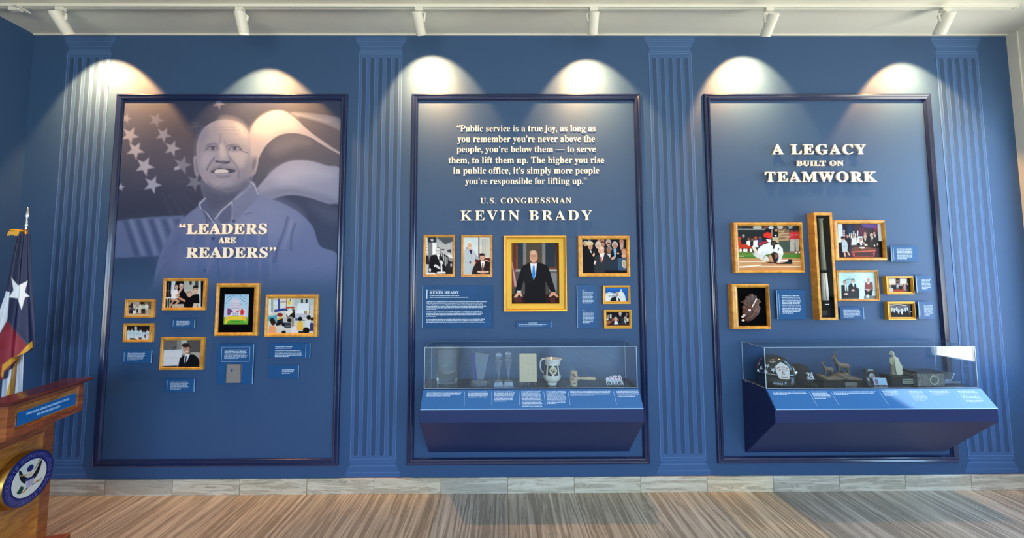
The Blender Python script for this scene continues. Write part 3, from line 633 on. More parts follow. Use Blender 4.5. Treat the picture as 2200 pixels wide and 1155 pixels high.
# small photo of people in white shirts
r, q = picture('tiny oak framed photo of a row of people all in white shirts', FL, [(105, 630), (762, 622), (740, 1046), (88, 1046)], [(175, 685), (690, 680), (680, 990), (165, 990)], .022, STEP, group=G1)
c = canvas(q, .022, '241c20').use(FL)
for x, y, w in ((225, 770, 50), (300, 760, 45), (383, 755, 50), (430, 780, 36), (495, 770, 50), (570, 810, 42), (650, 780, 52)):
    c.p('d4dfe4', [(x-w, y+70), (x-w*.5, y+10), (x+w*.5, y+10), (x+w, y+70), (x+w*.8, y+230), (x-w*.8, y+230)], 10); c.e('7d5c48', x, y-20, 19, 24); c.e('2a1c18', x, y-34, 20, 14); c.l('7d8c98', 6, [(x-w*.7, y+80), (x+w*.7, y+82)], 6); c.l('93a3ac', 4, [(x-w*.8, y+60), (x-w*.8, y+160)], 6)
c.e('f0e9e4', 383, 722, 33, 24); c.p('2a2226', [(250, 950), (420, 955), (400, 992), (250, 992)], 8); c.p('e6e6e6', [(350, 960), (430, 900), (420, 970)], 6); c.r('5a2630', 580, 870, 610, 950, 12); c.r('6a3038', 450, 940, 520, 990, 14); c.grain(.06, 4); c.build('photo_print', M_PRINT, r)
# family portrait
F = Fr(345, 595, 450, 670, 1617)
r, q = picture('gold framed photo of a man, woman and two children in black on a porch', F, [(100, 48), (1500, 45), (1445, 1100), (35, 1095)], [(205, 125), (1415, 140), (1385, 1010), (130, 1010)], .024, STEP, M_OAK, group=G1)
c = canvas(q, .024, '15131a').use(F)
c.p('d9dde4', [(365, 125), (500, 125), (470, 300), (440, 560), (340, 560)], 8); c.r('b9b7ae', 770, 120, 1330, 620, 10); c.r('d0d3d2', 1240, 120, 1330, 1010, 10); c.r('3c3834', 955, 120, 1035, 250, 10); c.r('4a4742', 1140, 120, 1250, 290, 10); c.r('120c0e', 1330, 120, 1420, 1020, 8)
c.l('8f9196', 10, [(260, 200), (260, 650)]); c.l('8f9196', 8, [(180, 455), (350, 455)]); c.r('1a2822', 130, 680, 340, 1010); c.l('dfe3ea', 30, [(150, 690), (330, 680)]); 
for x in (160, 235, 310): c.l('ccd2d8', 22, [(x, 700), (x-15, 1010)])
c.e('2f4a38', 220, 850, 90, 90, 30, a=.7)
c.p('0c0b10', [(600, 470), (760, 440), (860, 540), (880, 760), (860, 900), (560, 900), (600, 700)], 8)
c.head(685, 310, 78, 'd2a08c', bald=True); c.e('e6cdbc', 690, 250, 55, 32, 20, a=.8); c.l('f3e9e6', 10, [(655, 372), (715, 372)], 6)
c.p('e9e8ee', [(380, 420), (540, 400), (600, 520), (560, 690), (420, 720), (350, 700), (360, 560)], 8); c.head(525, 325, 62, 'd9ab94', '2a1e1c'); c.p('dcb19b', [(560, 520), (640, 400), (710, 400), (620, 540)], 8); c.e('c7a58a', 560, 610, 70, 50, 16)
c.p('c98e6c', [(560, 660), (700, 690), (830, 770), (790, 820), (620, 740)], 8); c.p('c79a80', [(330, 700), (540, 720), (640, 790), (480, 960), (440, 940), (540, 800), (360, 780)], 8); c.p('c09070', [(380, 800), (430, 800), (330, 1000), (270, 980)], 8)
c.p('b9b2a4', [(380, 900), (760, 890), (780, 1010), (380, 1010)], 12)
c.p('0c0b0f', [(840, 690), (1000, 650), (1100, 580), (1260, 560), (1290, 860), (1100, 870), (1030, 1010), (800, 1010)], 8); c.p('0b0a0e', [(1040, 590), (1170, 550), (1280, 600), (1290, 870), (1060, 870)], 8)
c.head(950, 570, 72, 'd8ae98', '6a4a38'); c.head(1150, 410, 72, 'd4a28a', '2a1a18'); c.e('2a1a18', 1165, 320, 92, 52, 10); c.p('d4a28a', [(1100, 500), (1200, 500), (1180, 560), (1120, 570)], 8); c.l('f1e8e4', 10, [(1110, 455), (1175, 455)], 6)
c.p('c8bfae', [(1100, 860), (1240, 870), (1210, 1010), (1050, 1010)], 10); c.p('cfa58c', [(1290, 1000), (1380, 970), (1390, 1015), (1300, 1015)], 6); c.build('photo_print', M_PRINT, r)
# man beside an easel
r, q = picture('gold framed photo of a dark haired man in a suit beside a white easel board', FC, [(448, 620), (843, 618), (832, 915), (436, 918)], [(475, 643), (815, 643), (808, 890), (465, 892)], .024, STEP, M_OAK, group=G1)
c = canvas(q, .024, '6b6560').use(FC)
c.r('8d867e', 600, 640, 690, 900, 8); c.r('c0bab0', 640, 640, 690, 770, 8); c.r('58524e', 700, 640, 830, 760, 10); c.p('d5d6da', [(478, 735), (650, 728), (640, 800), (620, 880), (470, 882)], 5); c.l('2c2a2a', 6, [(565, 735), (572, 708), (585, 708), (592, 733)])
for k in range(9): c.l('7b7d84', 3, [(485+k*15, 806+4*(k % 3)), (494+k*15, 798+5*(k % 2))], 3, .8)
c.l('2a2626', 10, [(470, 886), (600, 880)], 6); c.p('a9a6a2', [(720, 755), (815, 755), (815, 850), (790, 800)], 5)
c.p('131318', [(610, 890), (625, 810), (660, 780), (760, 775), (800, 815), (808, 890)], 4); c.p('dfe1e6', [(672, 775), (720, 768), (690, 840), (665, 850)], 3); c.p('1f2740', [(680, 788), (692, 790), (680, 860), (664, 865)], 2)
c.head(690, 725, 30, 'c99478', '35201a', q=1.35); c.e('35201a', 680, 690, 38, 20, 5); c.l('efe4de', 5, [(678, 745), (700, 744)], 3); c.build('photo_print', M_PRINT, r)
# picture book in a black mount
F = Fr(455, 600, 560, 730, 933)
r, q = picture('upright oak frame with a blue and green picture book on black', F, [(70, 78), (893, 72), (860, 1080), (45, 1085)], [(140, 150), (800, 150), (785, 1012), (112, 1012)], .034, SLOPE, M_OAK, group=G1, depth=.38)
ob = rect(F, [(243, 283), (705, 283), (685, 857), (228, 860)], -.02)
k = thing('picture_book', 'thin picture book with a blue sky and green lawn cover inside the black mounted frame', 'book', ((ob[0]+ob[1])/2, -.0135, ob[2]))
part('pages', B().box((ob[0]+.001, -.0185, ob[2]+.001), (ob[1]-.001, -.0131, ob[3]-.001)), mat('paper', 'e8e4da', .7), k)
c = Canvas(ob, -.0195, .0026, 'a9cdea').use(F)
c.r('c3cbe0', 220, 560, 710, 740, 10); c.p('69b23c', [(215, 720), (710, 720), (710, 870), (215, 870)], 8); c.e('c8c6d8', 455, 530, 115, 150, 8); c.e('cfcde0', 455, 440, 85, 70, 8); c.p('c6c2d6', [(430, 395), (455, 345), (480, 395)], 6); c.r('d6d6e6', 290, 570, 640, 690, 8)
for y in (455, 490, 550): c.l('8b8aa6', 9, [(380, y+4), (455, y-4), (535, y+4)], 8, .7)
c.p('7d4a7a', [(300, 545), (355, 560), (410, 605), (360, 640), (350, 680), (295, 680)], 8); c.p('d03a3a', [(545, 590), (580, 555), (625, 610), (600, 680), (545, 680)], 8); c.p('c94850', [(455, 610), (545, 575), (500, 625)], 6)
for x in (410, 450, 490): c.e('5a5d72', x, 645, 10, 8, 4); c.e('5a5d72', x, 685, 10, 8, 4)
c.p('eecb3c', [(265, 740), (320, 690), (450, 700), (600, 690), (660, 745), (640, 800), (600, 770), (450, 765), (320, 780), (270, 850), (240, 840)], 8); c.e('f2b64a', 610, 735, 40, 36, 10); c.e('f2c04a', 295, 745, 36, 30, 10)
for (x0, y0, x1, y1) in ((280, 360, 370, 310), (290, 425, 385, 350), (530, 305, 670, 380), (535, 355, 640, 430)):
    for j in range(4): c.l('24344e', 8, [(x0+(x1-x0)*(j+.1)/4, y0+(y1-y0)*(j+.1)/4), (x0+(x1-x0)*(j+.75)/4, y0+(y1-y0)*(j+.75)/4)], 7)
for x, y in ((290, 312), (410, 312), (465, 310), (660, 315), (270, 455), (560, 470), (660, 460)): c.e('33435e', x, y, 7, 7, 4)
c.l('3c7a2a', 12, [(360, 800), (530, 800)], 8); c.l('4a8a30', 9, [(300, 832), (610, 832)], 8); c.build('cover', M_PRINT, k)
# classroom
F = Fr(565, 625, 690, 730, 1375)
r, q = picture('broad oak framed photo of children sitting in a classroom facing a reader', F, [(45, 85), (1300, 85), (1272, 1090), (25, 1088)], [(125, 172), (1200, 175), (1190, 995), (100, 995)], .030, SLOPE, M_OAK, group=G1)
c = canvas(q, .03, 'cfd0c8').use(F)
for a in ((130, 180, 200, 300, 'dfe6d8'), (125, 310, 215, 540, 'e4e6e0'), (265, 230, 355, 330, 'dfe6ee'), (275, 345, 375, 425, 'dadfe0'), (405, 190, 545, 270, 'ead9cc'), (415, 280, 545, 390, 'ece4dc'), (575, 180, 690, 360, 'e6e2cc')): c.r(a[4], *a[:4])
c.r('1e2024', 200, 175, 225, 500); c.r('2c3a8c', 355, 175, 395, 430); c.p('2f3c90', [(270, 440), (560, 400), (560, 450), (380, 480), (270, 500)]); c.r('c4572e', 548, 180, 566, 400); c.r('b5543a', 540, 365, 745, 410); c.l('2a2220', 10, [(410, 260), (545, 250)]); c.e('ecca30', 618, 275, 34, 50, 6); c.e('1c1a18', 645, 215, 14, 20, 4)
c.r('bdc3bf', 740, 180, 1190, 330); c.r('23272c', 900, 185, 945, 280); c.r('23272c', 1005, 185, 1050, 280); c.p('e6ebef', [(820, 290), (1100, 290), (1080, 540), (790, 520)], 5); c.l('6a5442', 14, [(1100, 300), (1095, 540)]); c.r('7a4a20', 975, 465, 1040, 545); c.e('e2b45c', 1010, 495, 22, 26)
c.p('4fa0b8', [(120, 600), (330, 560), (330, 760), (120, 700)]); c.r('b9bcd0', 780, 530, 1060, 640, 8); c.p('4a5a9a', [(760, 640), (900, 650), (1000, 700), (760, 700)], 8)
c.p('1c1a20', [(540, 440), (740, 430), (770, 620), (720, 640), (560, 640)], 6); c.p('e4e4de', [(525, 500), (650, 395), (720, 490), (595, 598)], 4); c.l('8a8f88', 5, [(600, 470), (650, 460)]); c.p('8e8780', [(560, 600), (680, 600), (730, 640), (735, 780), (690, 780), (640, 700), (560, 700)], 6); c.e('1a1414', 620, 690, 52, 46)
c.e('8c2626', 400, 560, 70, 46); c.p('e0a832', [(330, 640), (450, 600), (450, 650), (340, 690)], 6); c.p('20242c', [(330, 690), (470, 640), (480, 780), (340, 800)], 8); c.r('b9bcc8', 470, 620, 550, 740, 8)
c.r('3c414c', 480, 740, 660, 870, 10); c.l('7fb0cc', 14, [(540, 825), (650, 822)])
for (x, y, w, h, sc, hx, hy, hr, hc) in ((220, 910, 95, 130, 'f0a070', 240, 740, 60, '3a1c14'), (420, 900, 105, 120, 'd6cfc4', 480, 790, 40, '1e1612'), (735, 910, 80, 100, 'ead9e0', 700, 810, 34, 'b08a70'), (875, 800, 78, 120, 'eabb4a', 880, 655, 48, '14100e'), (1065, 770, 70, 110, 'd3dbe0', 1080, 620, 50, '141010'), (1150, 830, 50, 110, '3c3c74', 1160, 660, 40, '2a1c18')):
    c.p(sc, [(x-w, y+h), (x-w*.85, y-h*.4), (x-w*.4, y-h*.8), (x+w*.4, y-h*.8), (x+w*.85, y-h*.4), (x+w, y+h)], 8); c.e(hc, hx, hy, hr, hr*1.1, 6)
c.e('2a1a14', 215, 690, 50, 60); c.e('1c1210', 490, 970, 52, 40); c.e('1a1214', 1020, 930, 80, 80, 8); c.p('15121a', [(300, 760), (400, 700), (420, 800), (310, 820)], 10); c.r('2a2428', 840, 940, 960, 995, 10); c.build('photo_print', M_PRINT, r)

# ---- middle panel
F = Fr(900, 500, 1070, 600, 1964)
r, q = picture('black and white photo of a man with a gavel before a star flag, gilt framed', F, [(115, 48), (892, 45), (888, 1082), (108, 1084)], [(180, 108), (838, 112), (832, 1022), (170, 1022)], .026, STEP, M_OAK, group=G2)
c = canvas(q, .026, '8f9296').use(F)
c.p('b9bcc0', [(440, 150), (660, 290), (840, 200), (840, 520), (820, 640), (640, 540), (560, 470), (460, 340)], 6); c.p('55585e', [(440, 110), (840, 110), (840, 210), (650, 290), (560, 200)], 6)
for k in range(4): c.l('7b7e84', 6, [(450, 190+k*45), (660, 310+k*40), (840, 240+k*60)], 5, .7)
c.r('2c2e34', 565, 400, 630, 430); c.p('3d4046', [(700, 420), (800, 400), (805, 500), (710, 470)]); c.r('33353b', 180, 105, 430, 240); c.p('e6e8ec', star_pts(325, 178, 46, .2)); c.r('7d8086', 230, 240, 340, 640); c.r('eceef2', 335, 240, 440, 540); c.p('dcdee2', [(180, 110), (210, 120), (235, 540), (180, 540)], 5)
for k in range(4): c.l('5a5d64', 10, [(180, 280+k*75), (230, 300+k*75)], 6)
c.p('1c1e24', [(520, 520), (600, 510), (720, 580), (740, 700), (840, 720), (840, 1020), (560, 1020)], 6)
for x, y in ((560, 520), (605, 540), (650, 580), (695, 610)): c.l('e2e4e8', 22, [(x, y), (x+5, y+230)], 5)
c.p('e3e5e9', [(700, 520), (840, 560), (840, 640), (740, 600)], 6); c.p('121318', [(260, 640), (300, 560), (440, 530), (560, 560), (640, 760), (650, 1000), (240, 1000)], 6); c.p('e6e8ec', [(435, 535), (520, 520), (520, 640), (490, 660)], 5); c.p('4a4d54', [(495, 580), (515, 580), (535, 690), (510, 720)], 4); c.p('22242a', [(160, 560), (240, 570), (260, 780), (160, 780)], 6); c.r('c2c5ca', 170, 780, 230, 980, 6)
c.head(478, 445, 58, 'c8c9cc', '2c2d31', q=1.35, sh='55565c'); c.e('dcdcde', 470, 395, 44, 26, 10); c.l('f4f4f6', 9, [(455, 480), (510, 478)], 5)
c.p('d2d4d8', [(500, 690), (560, 680), (610, 740), (600, 790), (570, 760), (540, 740), (510, 730)], 6); c.l('ececf0', 36, [(553, 740), (565, 960)], 6); c.l('e6e8ec', 46, [(470, 985), (640, 985)], 6); c.p('d6d8dc', [(370, 800), (420, 780), (520, 850), (540, 890), (500, 900), (420, 850), (380, 850)], 6)
c.p('e4e6ea', [(160, 980), (400, 990), (410, 1025), (160, 1025)], 5); c.e('e2e4e8', 275, 920, 22, 46, 6); c.e('26282e', 760, 830, 80, 90, 10); c.e('b2b5ba', 800, 800, 22, 40, 6); c.build('photo_print', M_PRINT, r)
r, q = picture('gilt framed photo of a white haired person standing by a seated man in a suit', F, [(1058, 50), (1828, 50), (1820, 1084), (1045, 1084)], [(1110, 112), (1768, 115), (1760, 1025), (1102, 1025)], .026, STEP, M_OAK, group=G2)
c = canvas(q, .026, 'd3dee2').use(F)
c.r('6a2222', 1475, 112, 1505, 640); c.r('d6d6d0', 1505, 115, 1760, 620); c.p('5c1c1e', [(1380, 620), (1765, 620), (1765, 720), (1380, 760)], 6)
for k in range(6):
    for j in range(14): c.r('5d6068', 1535+k*35, 150+j*32, 1550+k*35, 170+j*32, 5, .85)
c.p('b9c3cc', [(1105, 430), (1180, 380), (1340, 400), (1420, 520), (1400, 640), (1390, 760), (1330, 1025), (1105, 1025)], 7); c.p('a3aeb8', [(1390, 520), (1500, 620), (1510, 680), (1400, 640)], 6); c.p('2d2160', [(1240, 410), (1320, 420), (1310, 550), (1280, 510)], 5); c.l('8f9aa4', 7, [(1230, 420), (1310, 640), (1300, 1000)], 6, .8); c.l('94a0aa', 6, [(1120, 700), (1260, 760)], 6)
c.e('e6e3de', 1255, 260, 72, 70, 8); c.head(1258, 330, 62, 'dcb29a', q=1.35); c.l('f6ece8', 10, [(1235, 368), (1290, 366)], 5); c.e('1c1a26', 1190, 375, 20, 16); c.r('2b2f6c', 1255, 705, 1290, 760); c.p('dab39c', [(1290, 740), (1400, 720), (1435, 760), (1400, 810), (1330, 800)], 6)
c.p('2a1c1c', [(1330, 900), (1400, 760), (1520, 690), (1650, 680), (1765, 720), (1765, 1025), (1310, 1025)], 7); c.p('ece9e8', [(1530, 700), (1640, 690), (1600, 900), (1575, 930)], 5); c.p('6b3040', [(1570, 745), (1595, 745), (1605, 900), (1580, 930), (1565, 890)], 4)
c.head(1570, 605, 62, 'd8a890', '2e2220', q=1.4); c.e('2e2220', 1565, 535, 70, 32, 6); c.p('dcb4a0', [(1640, 660), (1750, 700), (1745, 720), (1650, 690)], 6); c.e('d8ab96', 1590, 970, 110, 34, 10); c.e('e4dcd8', 1480, 965, 30, 18, 6); c.e('e4dcd8', 1705, 965, 30, 18, 6); c.build('photo_print', M_PRINT, r)
# official portrait
F = Fr(1075, 500, 1225, 675, 990); t = .045
o = rect(F, [(52, 38), (940, 38), (945, 1112), (48, 1115)], -t); q1 = rect(F, [(100, 82), (905, 82), (905, 1075), (95, 1075)], -t*.8); q = rect(F, [(162, 145), (830, 145), (832, 1003), (160, 1003)], -t*.5)
r = thing('framed_picture', 'large golden framed portrait of a bald man in a blue tie', 'framed picture', ((o[0]+o[1])/2, 0, o[2]), G2)
part('moulding', B().frame(o, q1, [(0, 0), (0, -.9*t), (.1, -t), (.4, -t), (.55, -.92*t), (.7, -.8*t), (.8, -.85*t), (1, -.8*t), (1, -.5*t)]), M_GOLD, r)
part('liner', B().frame(q1, q, [(0, -.6*t), (.03, -.66*t), (.12, -.62*t), (.9, -.52*t), (.94, -.58*t), (1, -.5*t), (1, -.3*t)]), M_MATBOARD, r)
part('backing_board', B().box((q[0]-.004, -t*.35, q[2]-.004), (q[1]+.004, -.002, q[3]+.004)), M_BLACK, r)
c = Canvas(q, -t*.35-.0006, .0032, '4a4442').use(F)
c.r('52473c', 370, 140, 600, 460, 8); c.r('7d7c7e', 322, 140, 368, 450, 6); c.r('7d7c7e', 592, 140, 638, 450, 6); c.r('2d3642', 242, 140, 320, 500, 6); c.r('2c3440', 640, 140, 775, 495, 6); c.r('7a4a34', 160, 140, 182, 500, 6); c.r('5c3424', 182, 140, 242, 520, 6); c.r('84492c', 225, 180, 245, 520, 6); c.r('70402a', 690, 490, 790, 520); c.p('4a2422', [(770, 140), (835, 140), (835, 800), (810, 560)], 8); c.r('9b999c', 215, 520, 330, 550); c.r('4d4c50', 215, 550, 350, 900, 8); c.r('a3a2a6', 690, 520, 800, 548); c.r('7e8086', 690, 560, 800, 830, 10); c.l('23242a', 9, [(700, 552), (800, 552)])
c.p('7c3c40', [(160, 400), (215, 520), (228, 740), (170, 790), (160, 760)], 6)
for k in range(4): c.l('c9a8a4', 9, [(165+k*12, 420+k*60), (205+k*8, 760)], 6, .8)
c.p('2a1614', [(160, 870), (830, 870), (835, 1005), (160, 1005)], 8); c.p('5a2c2c', [(185, 920), (300, 910), (300, 985), (200, 980)], 14, .8); c.p('5a2c2c', [(700, 920), (780, 915), (770, 985), (715, 980)], 14, .8)
c.p('14131a', [(345, 1005), (350, 740), (335, 660), (290, 830), (240, 840), (200, 880), (235, 700), (300, 490), (360, 445), (425, 415), (540, 415), (660, 460), (700, 540), (785, 830), (720, 850), (640, 680), (640, 900), (655, 1005)], 6); c.p('1d1b22', [(430, 420), (470, 660), (480, 700), (350, 720), (330, 520)], 20, .6)
c.p('e3e7f0', [(422, 425), (520, 425), (500, 600), (472, 668), (440, 560)], 4); c.p('2f86d8', [(460, 465), (485, 465), (497, 590), (472, 665), (447, 600)], 4); c.p('1c62ae', [(475, 500), (490, 580), (474, 660)], 8, .6)
c.head(472, 335, 62, 'd29c80', bald=True, q=1.42, turn=.15); c.e('e2b8a0', 465, 275, 44, 26, 18, a=.8); c.l('ecdcd4', 7, [(458, 382), (492, 380)], 5); c.l('6a4432', 6, [(440, 325), (462, 322)], 5); c.l('6a4432', 6, [(482, 322), (508, 325)], 5); c.e('9a6450', 478, 425, 46, 14, 10, a=.6)
c.p('d9a68e', [(235, 845), (290, 840), (318, 900), (290, 900), (265, 870), (235, 915), (188, 915)], 6); c.r('e8e6ea', 235, 822, 292, 842, 5); c.p('d39c84', [(725, 835), (780, 840), (828, 905), (800, 915), (760, 880), (700, 910), (690, 900)], 6); c.build('photo_print', M_PRINT, r)
# handshake
F = Fr(1240, 500, 1360, 600, 1386)
r, q = picture('wide oak framed photo of men in dark coats at a podium with a crowd', F, [(20, 68), (1308, 70), (1328, 1088), (30, 1092)], [(130, 160), (1228, 162), (1232, 1000), (138, 1000)], .034, SLOPE, M_OAK, group=G2)
c = canvas(q, .034, '15141c').use(F)
for (x, y, rr, sk, hr) in ((205, 270, 50, 'c89a84', 'c9c6c2'), (545, 200, 46, 'b98470', '2a2020'), (640, 190, 40, 'b87a68', '1f1a1a'), (635, 285, 52, 'b98068', '2a1c18'), (775, 250, 62, 'c49484', 'bdbab6'), (935, 310, 66, 'c08c7c', 'c8c4c0'), (795, 425, 62, 'c6907c', 'b0a8a0'), (1100, 215, 56, 'b98470', '5a3c2c'), (1160, 460, 62, 'cc9a82', '6e4430'), (520, 310, 66, 'd8b49c', 'dcd4c4'), (300, 195, 40, '6a7c94', None)): c.head(x, y, rr, sk, hr)
c.l('1a1418', 18, [(740, 262), (815, 262)], 6); c.p('7ab4dc', [(890, 395), (980, 395), (960, 600), (930, 620)], 5); c.p('10121e', [(840, 420), (900, 390), (930, 620), (860, 640)], 6); c.p('12131e', [(975, 395), (1080, 440), (1100, 620), (960, 620)], 6); c.e('cf9a84', 1015, 510, 30, 20, 6); c.p('3a2a2c', [(680, 340), (850, 350), (840, 640), (690, 560)], 8, .5); c.p('d9a894', [(840, 620), (920, 580), (930, 640), (850, 670)], 6); c.e('d7a692', 1160, 570, 60, 44, 10); c.p('c7c7cc', [(730, 510), (830, 520), (820, 620)], 5); c.p('caa090', [(1060, 280), (1150, 260), (1140, 380), (1080, 420)], 8)
c.e('d6c49a', 310, 265, 90, 58, 10); c.head(325, 330, 62, 'cf9a7c', q=1.35, turn=.5); c.e('d9c69a', 285, 260, 80, 44, 10); c.p('d9d9de', [(310, 430), (350, 440), (360, 510), (330, 480)], 5); c.p('101016', [(130, 340), (230, 330), (330, 480), (420, 620), (440, 720), (430, 1000), (130, 1000)], 7)
c.p('2b3138', [(430, 600), (550, 530), (680, 510), (800, 600), (860, 660), (720, 720), (700, 1000), (420, 1000), (440, 760)], 7); c.p('e8e8ec', [(560, 520), (680, 490), (640, 640), (600, 740)], 5); c.p('c25a62', [(580, 590), (620, 590), (615, 700), (597, 742), (575, 680)], 4)
c.head(595, 430, 82, 'dcae96', bald=True, q=1.15, turn=-.6); c.e('eccdb8', 610, 380, 60, 40, 20, a=.8); c.p('e6b8a4', [(420, 480), (440, 540), (400, 590), (380, 550)], 6); c.p('e0d6d4', [(430, 690), (480, 700), (440, 790), (415, 770)], 6)
c.p('253244', [(700, 720), (1000, 625), (1020, 930), (720, 930)], 5); c.p('3a5878', [(1000, 625), (1235, 615), (1235, 930), (1020, 930)], 5); c.p('101018', [(700, 925), (1235, 925), (1235, 1002), (700, 1002)], 6)
c.e('d2c9b4', 1165, 770, 52, 105, 6, -.1); c.e('8a8678', 1165, 770, 30, 66, 8, -.1); c.e('c9c2b0', 1165, 770, 16, 40, 8, -.1); c.build('photo_print', M_PRINT, r)
F = Fr(1285, 605, 1365, 712, 864)
r, q = picture('small gold framed photo of a man before a white dome under blue sky', F, [(112, 88), (745, 85), (752, 512), (118, 515)], [(165, 140), (690, 138), (695, 455), (168, 458)], .024, STEP, M_GOLD, group=G2)
c = canvas(q, .024, '1a5cb0').use(F)
c.p('2f78c8', [(160, 130), (700, 130), (700, 200), (160, 180)], 60, .5); c.p('dbe0e2', [(165, 270), (270, 235), (350, 265), (420, 265), (480, 240), (510, 225), (525, 170), (540, 170), (555, 225), (600, 270), (635, 360), (640, 458), (165, 458)], 5)
c.l('8d97a0', 6, [(165, 275), (270, 250), (400, 300)], 5); c.l('9aa3aa', 6, [(165, 310), (400, 320)], 5); c.l('a6adb2', 6, [(480, 330), (630, 360)], 6); c.l('a6adb2', 5, [(520, 380), (640, 430)], 6)
for x in (255, 290, 325, 360, 385): c.r('3e4650', x, 305, x+14, 350, 4)
c.p('14151c', [(270, 455), (310, 370), (420, 335), (490, 380), (520, 455)], 5); c.p('d6dae0', [(415, 365), (465, 360), (475, 455), (430, 440)], 5); c.head(443, 280, 38, 'cf9a86', bald=True, q=1.3); c.l('5a2c20', 12, [(420, 322), (465, 325)], 8); c.build('photo_print', M_PRINT, r)
r, q = picture('small gold framed photo of men seated in a dark chamber, below the dome photo', F, [(135, 652), (775, 655), (778, 1082), (142, 1085)], [(188, 705), (718, 705), (722, 1012), (195, 1015)], .024, STEP, M_GOLD, group=G2)
c = canvas(q, .024, '151016').use(F)
c.r('3a2422', 190, 960, 725, 1015, 14); c.p('1a1a24', [(480, 790), (560, 790), (580, 920), (470, 900)], 6); c.head(512, 745, 30, 'cfa892', 'd6d2cc'); c.p('d9d9de', [(500, 780), (530, 780), (515, 810)], 4); c.e('a8582e', 395, 885, 90, 36, 8); c.head(408, 868, 36, 'd2a28a', 'c6b8aa'); c.p('dfe0e6', [(385, 910), (440, 910), (475, 985), (370, 990)], 5); c.p('241f2a', [(300, 920), (380, 900), (370, 990), (290, 990)], 6); c.p('a85a30', [(195, 920), (270, 900), (275, 970), (200, 1000)], 6); c.head(235, 800, 28, 'b98a74', '3a2a26'); c.p('2a2444', [(240, 840), (300, 840), (290, 910), (240, 910)], 6); c.r('d4d4d0', 275, 760, 310, 850, 5); c.e('d9d0c6', 220, 870, 20, 26, 5)
c.head(635, 850, 32, 'b09084', 'a8a29c'); c.p('c9cbd2', [(600, 890), (640, 900), (650, 975), (610, 960)], 5); c.p('2c2c3c', [(520, 930), (600, 890), (640, 985), (530, 980)], 6); c.p('cfc8b4', [(660, 850), (712, 850), (705, 920), (660, 930)], 6); c.head(665, 760, 26, '7d6a64', '5a5452'); c.e('3c3a34', 570, 865, 24, 26, 6); c.e('c08a70', 290, 930, 22, 16, 5); c.build('photo_print', M_PRINT, r)

# ---- teamwork panel
F = Fr(1570, 470, 1735, 595, 1525)
r, q = picture('large oak framed photo of a baseball collision at home plate', F, [(60, 68), (1435, 65), (1470, 1062), (90, 1085)], [(145, 138), (1370, 138), (1405, 1012), (170, 1018)], .045, SLOPE, M_OAK, group=G3)
c = canvas(q, .045, '23282a').use(F)
for x, y, w, col in ((180, 165, 50, '3a3838'), (350, 160, 50, '2c3030'), (530, 168, 90, 'b4b2ac'), (800, 175, 50, 'b9c8d0'), (700, 165, 40, '7a3a44'), (980, 165, 60, 'b8b0ac'), (1090, 160, 50, '4a4444'), (1180, 160, 50, '8c98a0')): c.e(col, x, y, w, 34, 8)
c.l('a3a8a6', 22, [(140, 205), (700, 205)]); c.r('8a6a4e', 940, 200, 1160, 480, 8)
for y in (250, 300, 350, 420, 470): c.l('c3a884', 13, [(950, y), (1150, y-8)], 8)
c.l('c9a67c', 16, [(940, 380), (1090, 190)], 8); c.r('3c4c44', 960, 440, 1180, 660, 8); c.r('9da09e', 1175, 430, 1270, 645, 8); c.r('1c2224', 1060, 140, 1160, 260, 20, .5)
c.p('4c7a32', [(150, 660), (1380, 680), (1390, 785), (160, 785)], 8); c.p('70943c', [(150, 690), (700, 700), (600, 740), (150, 730)], 20, .4); c.p('7a5a40', [(150, 648), (1380, 655), (1380, 690), (150, 665)], 10); c.p('b98a5e', [(150, 780), (1400, 780), (1410, 1020), (160, 1025)], 10); c.p('c89c6c', [(160, 880), (1400, 860), (1410, 930), (160, 960)], 40, .6); c.p('a06e48', [(600, 880), (1250, 890), (1240, 920), (640, 910)], 16, .7)
c.l('e6d9c4', 18, [(180, 850), (690, 845)], 12); c.l('eee4d4', 26, [(180, 955), (580, 925)], 12); c.l('e6d4b8', 18, [(600, 945), (1400, 945)], 12); c.l('dcd8b8', 10, [(160, 738), (260, 738)], 6); c.l('e3cfae', 14, [(1230, 845), (1390, 848)], 10)
for x, y, col, hc in ((180, 470, 'c23a26', 'c8402c'), (250, 420, '1c2024', '9aa4ac'), (360, 470, 'e2e2e0', '5a3a30'), (430, 470, '23262a', '3a2a26'), (495, 460, 'e4e4e4', 'c44030'), (580, 430, '3a3c66', '22242a')):
    c.p(col, [(x-50, y+100), (x-45, y-30), (x+40, y-40), (x+55, y+100)], 8); c.e('8a5a48', x, y-70, 24, 30, 6); c.e(hc, x, y-92, 28, 20, 6)
c.p('b83820', [(160, 500), (300, 500), (420, 560), (400, 610), (170, 610)], 8); c.p('4a2420', [(170, 580), (520, 570), (480, 640), (170, 650)], 14, .7); c.p('a82834', [(540, 480), (740, 430), (720, 480), (600, 530)], 6)
for x in (195, 270, 310, 400): c.e('e4e0da', x, 625, 24, 36, 6)
c.p('16171a', [(690, 200), (800, 200), (820, 300), (680, 290)], 8); c.e('17181a', 720, 240, 50, 50); c.p('e2301f', [(655, 300), (720, 260), (790, 280), (810, 390), (700, 390), (650, 340)], 6); c.p('1c1c22', [(640, 360), (810, 390), (800, 420), (650, 440)], 6)
c.p('17181c', [(830, 210), (900, 190), (945, 270), (930, 370), (830, 360)], 6); c.e('a87e66', 900, 225, 30, 30, 8); c.l('a87e66', 26, [(820, 230), (810, 340)], 8); c.p('b7a98c', [(820, 360), (940, 368), (950, 490), (900, 500), (830, 440)], 6); c.e('d8dadc', 890, 330, 20, 14, 5)
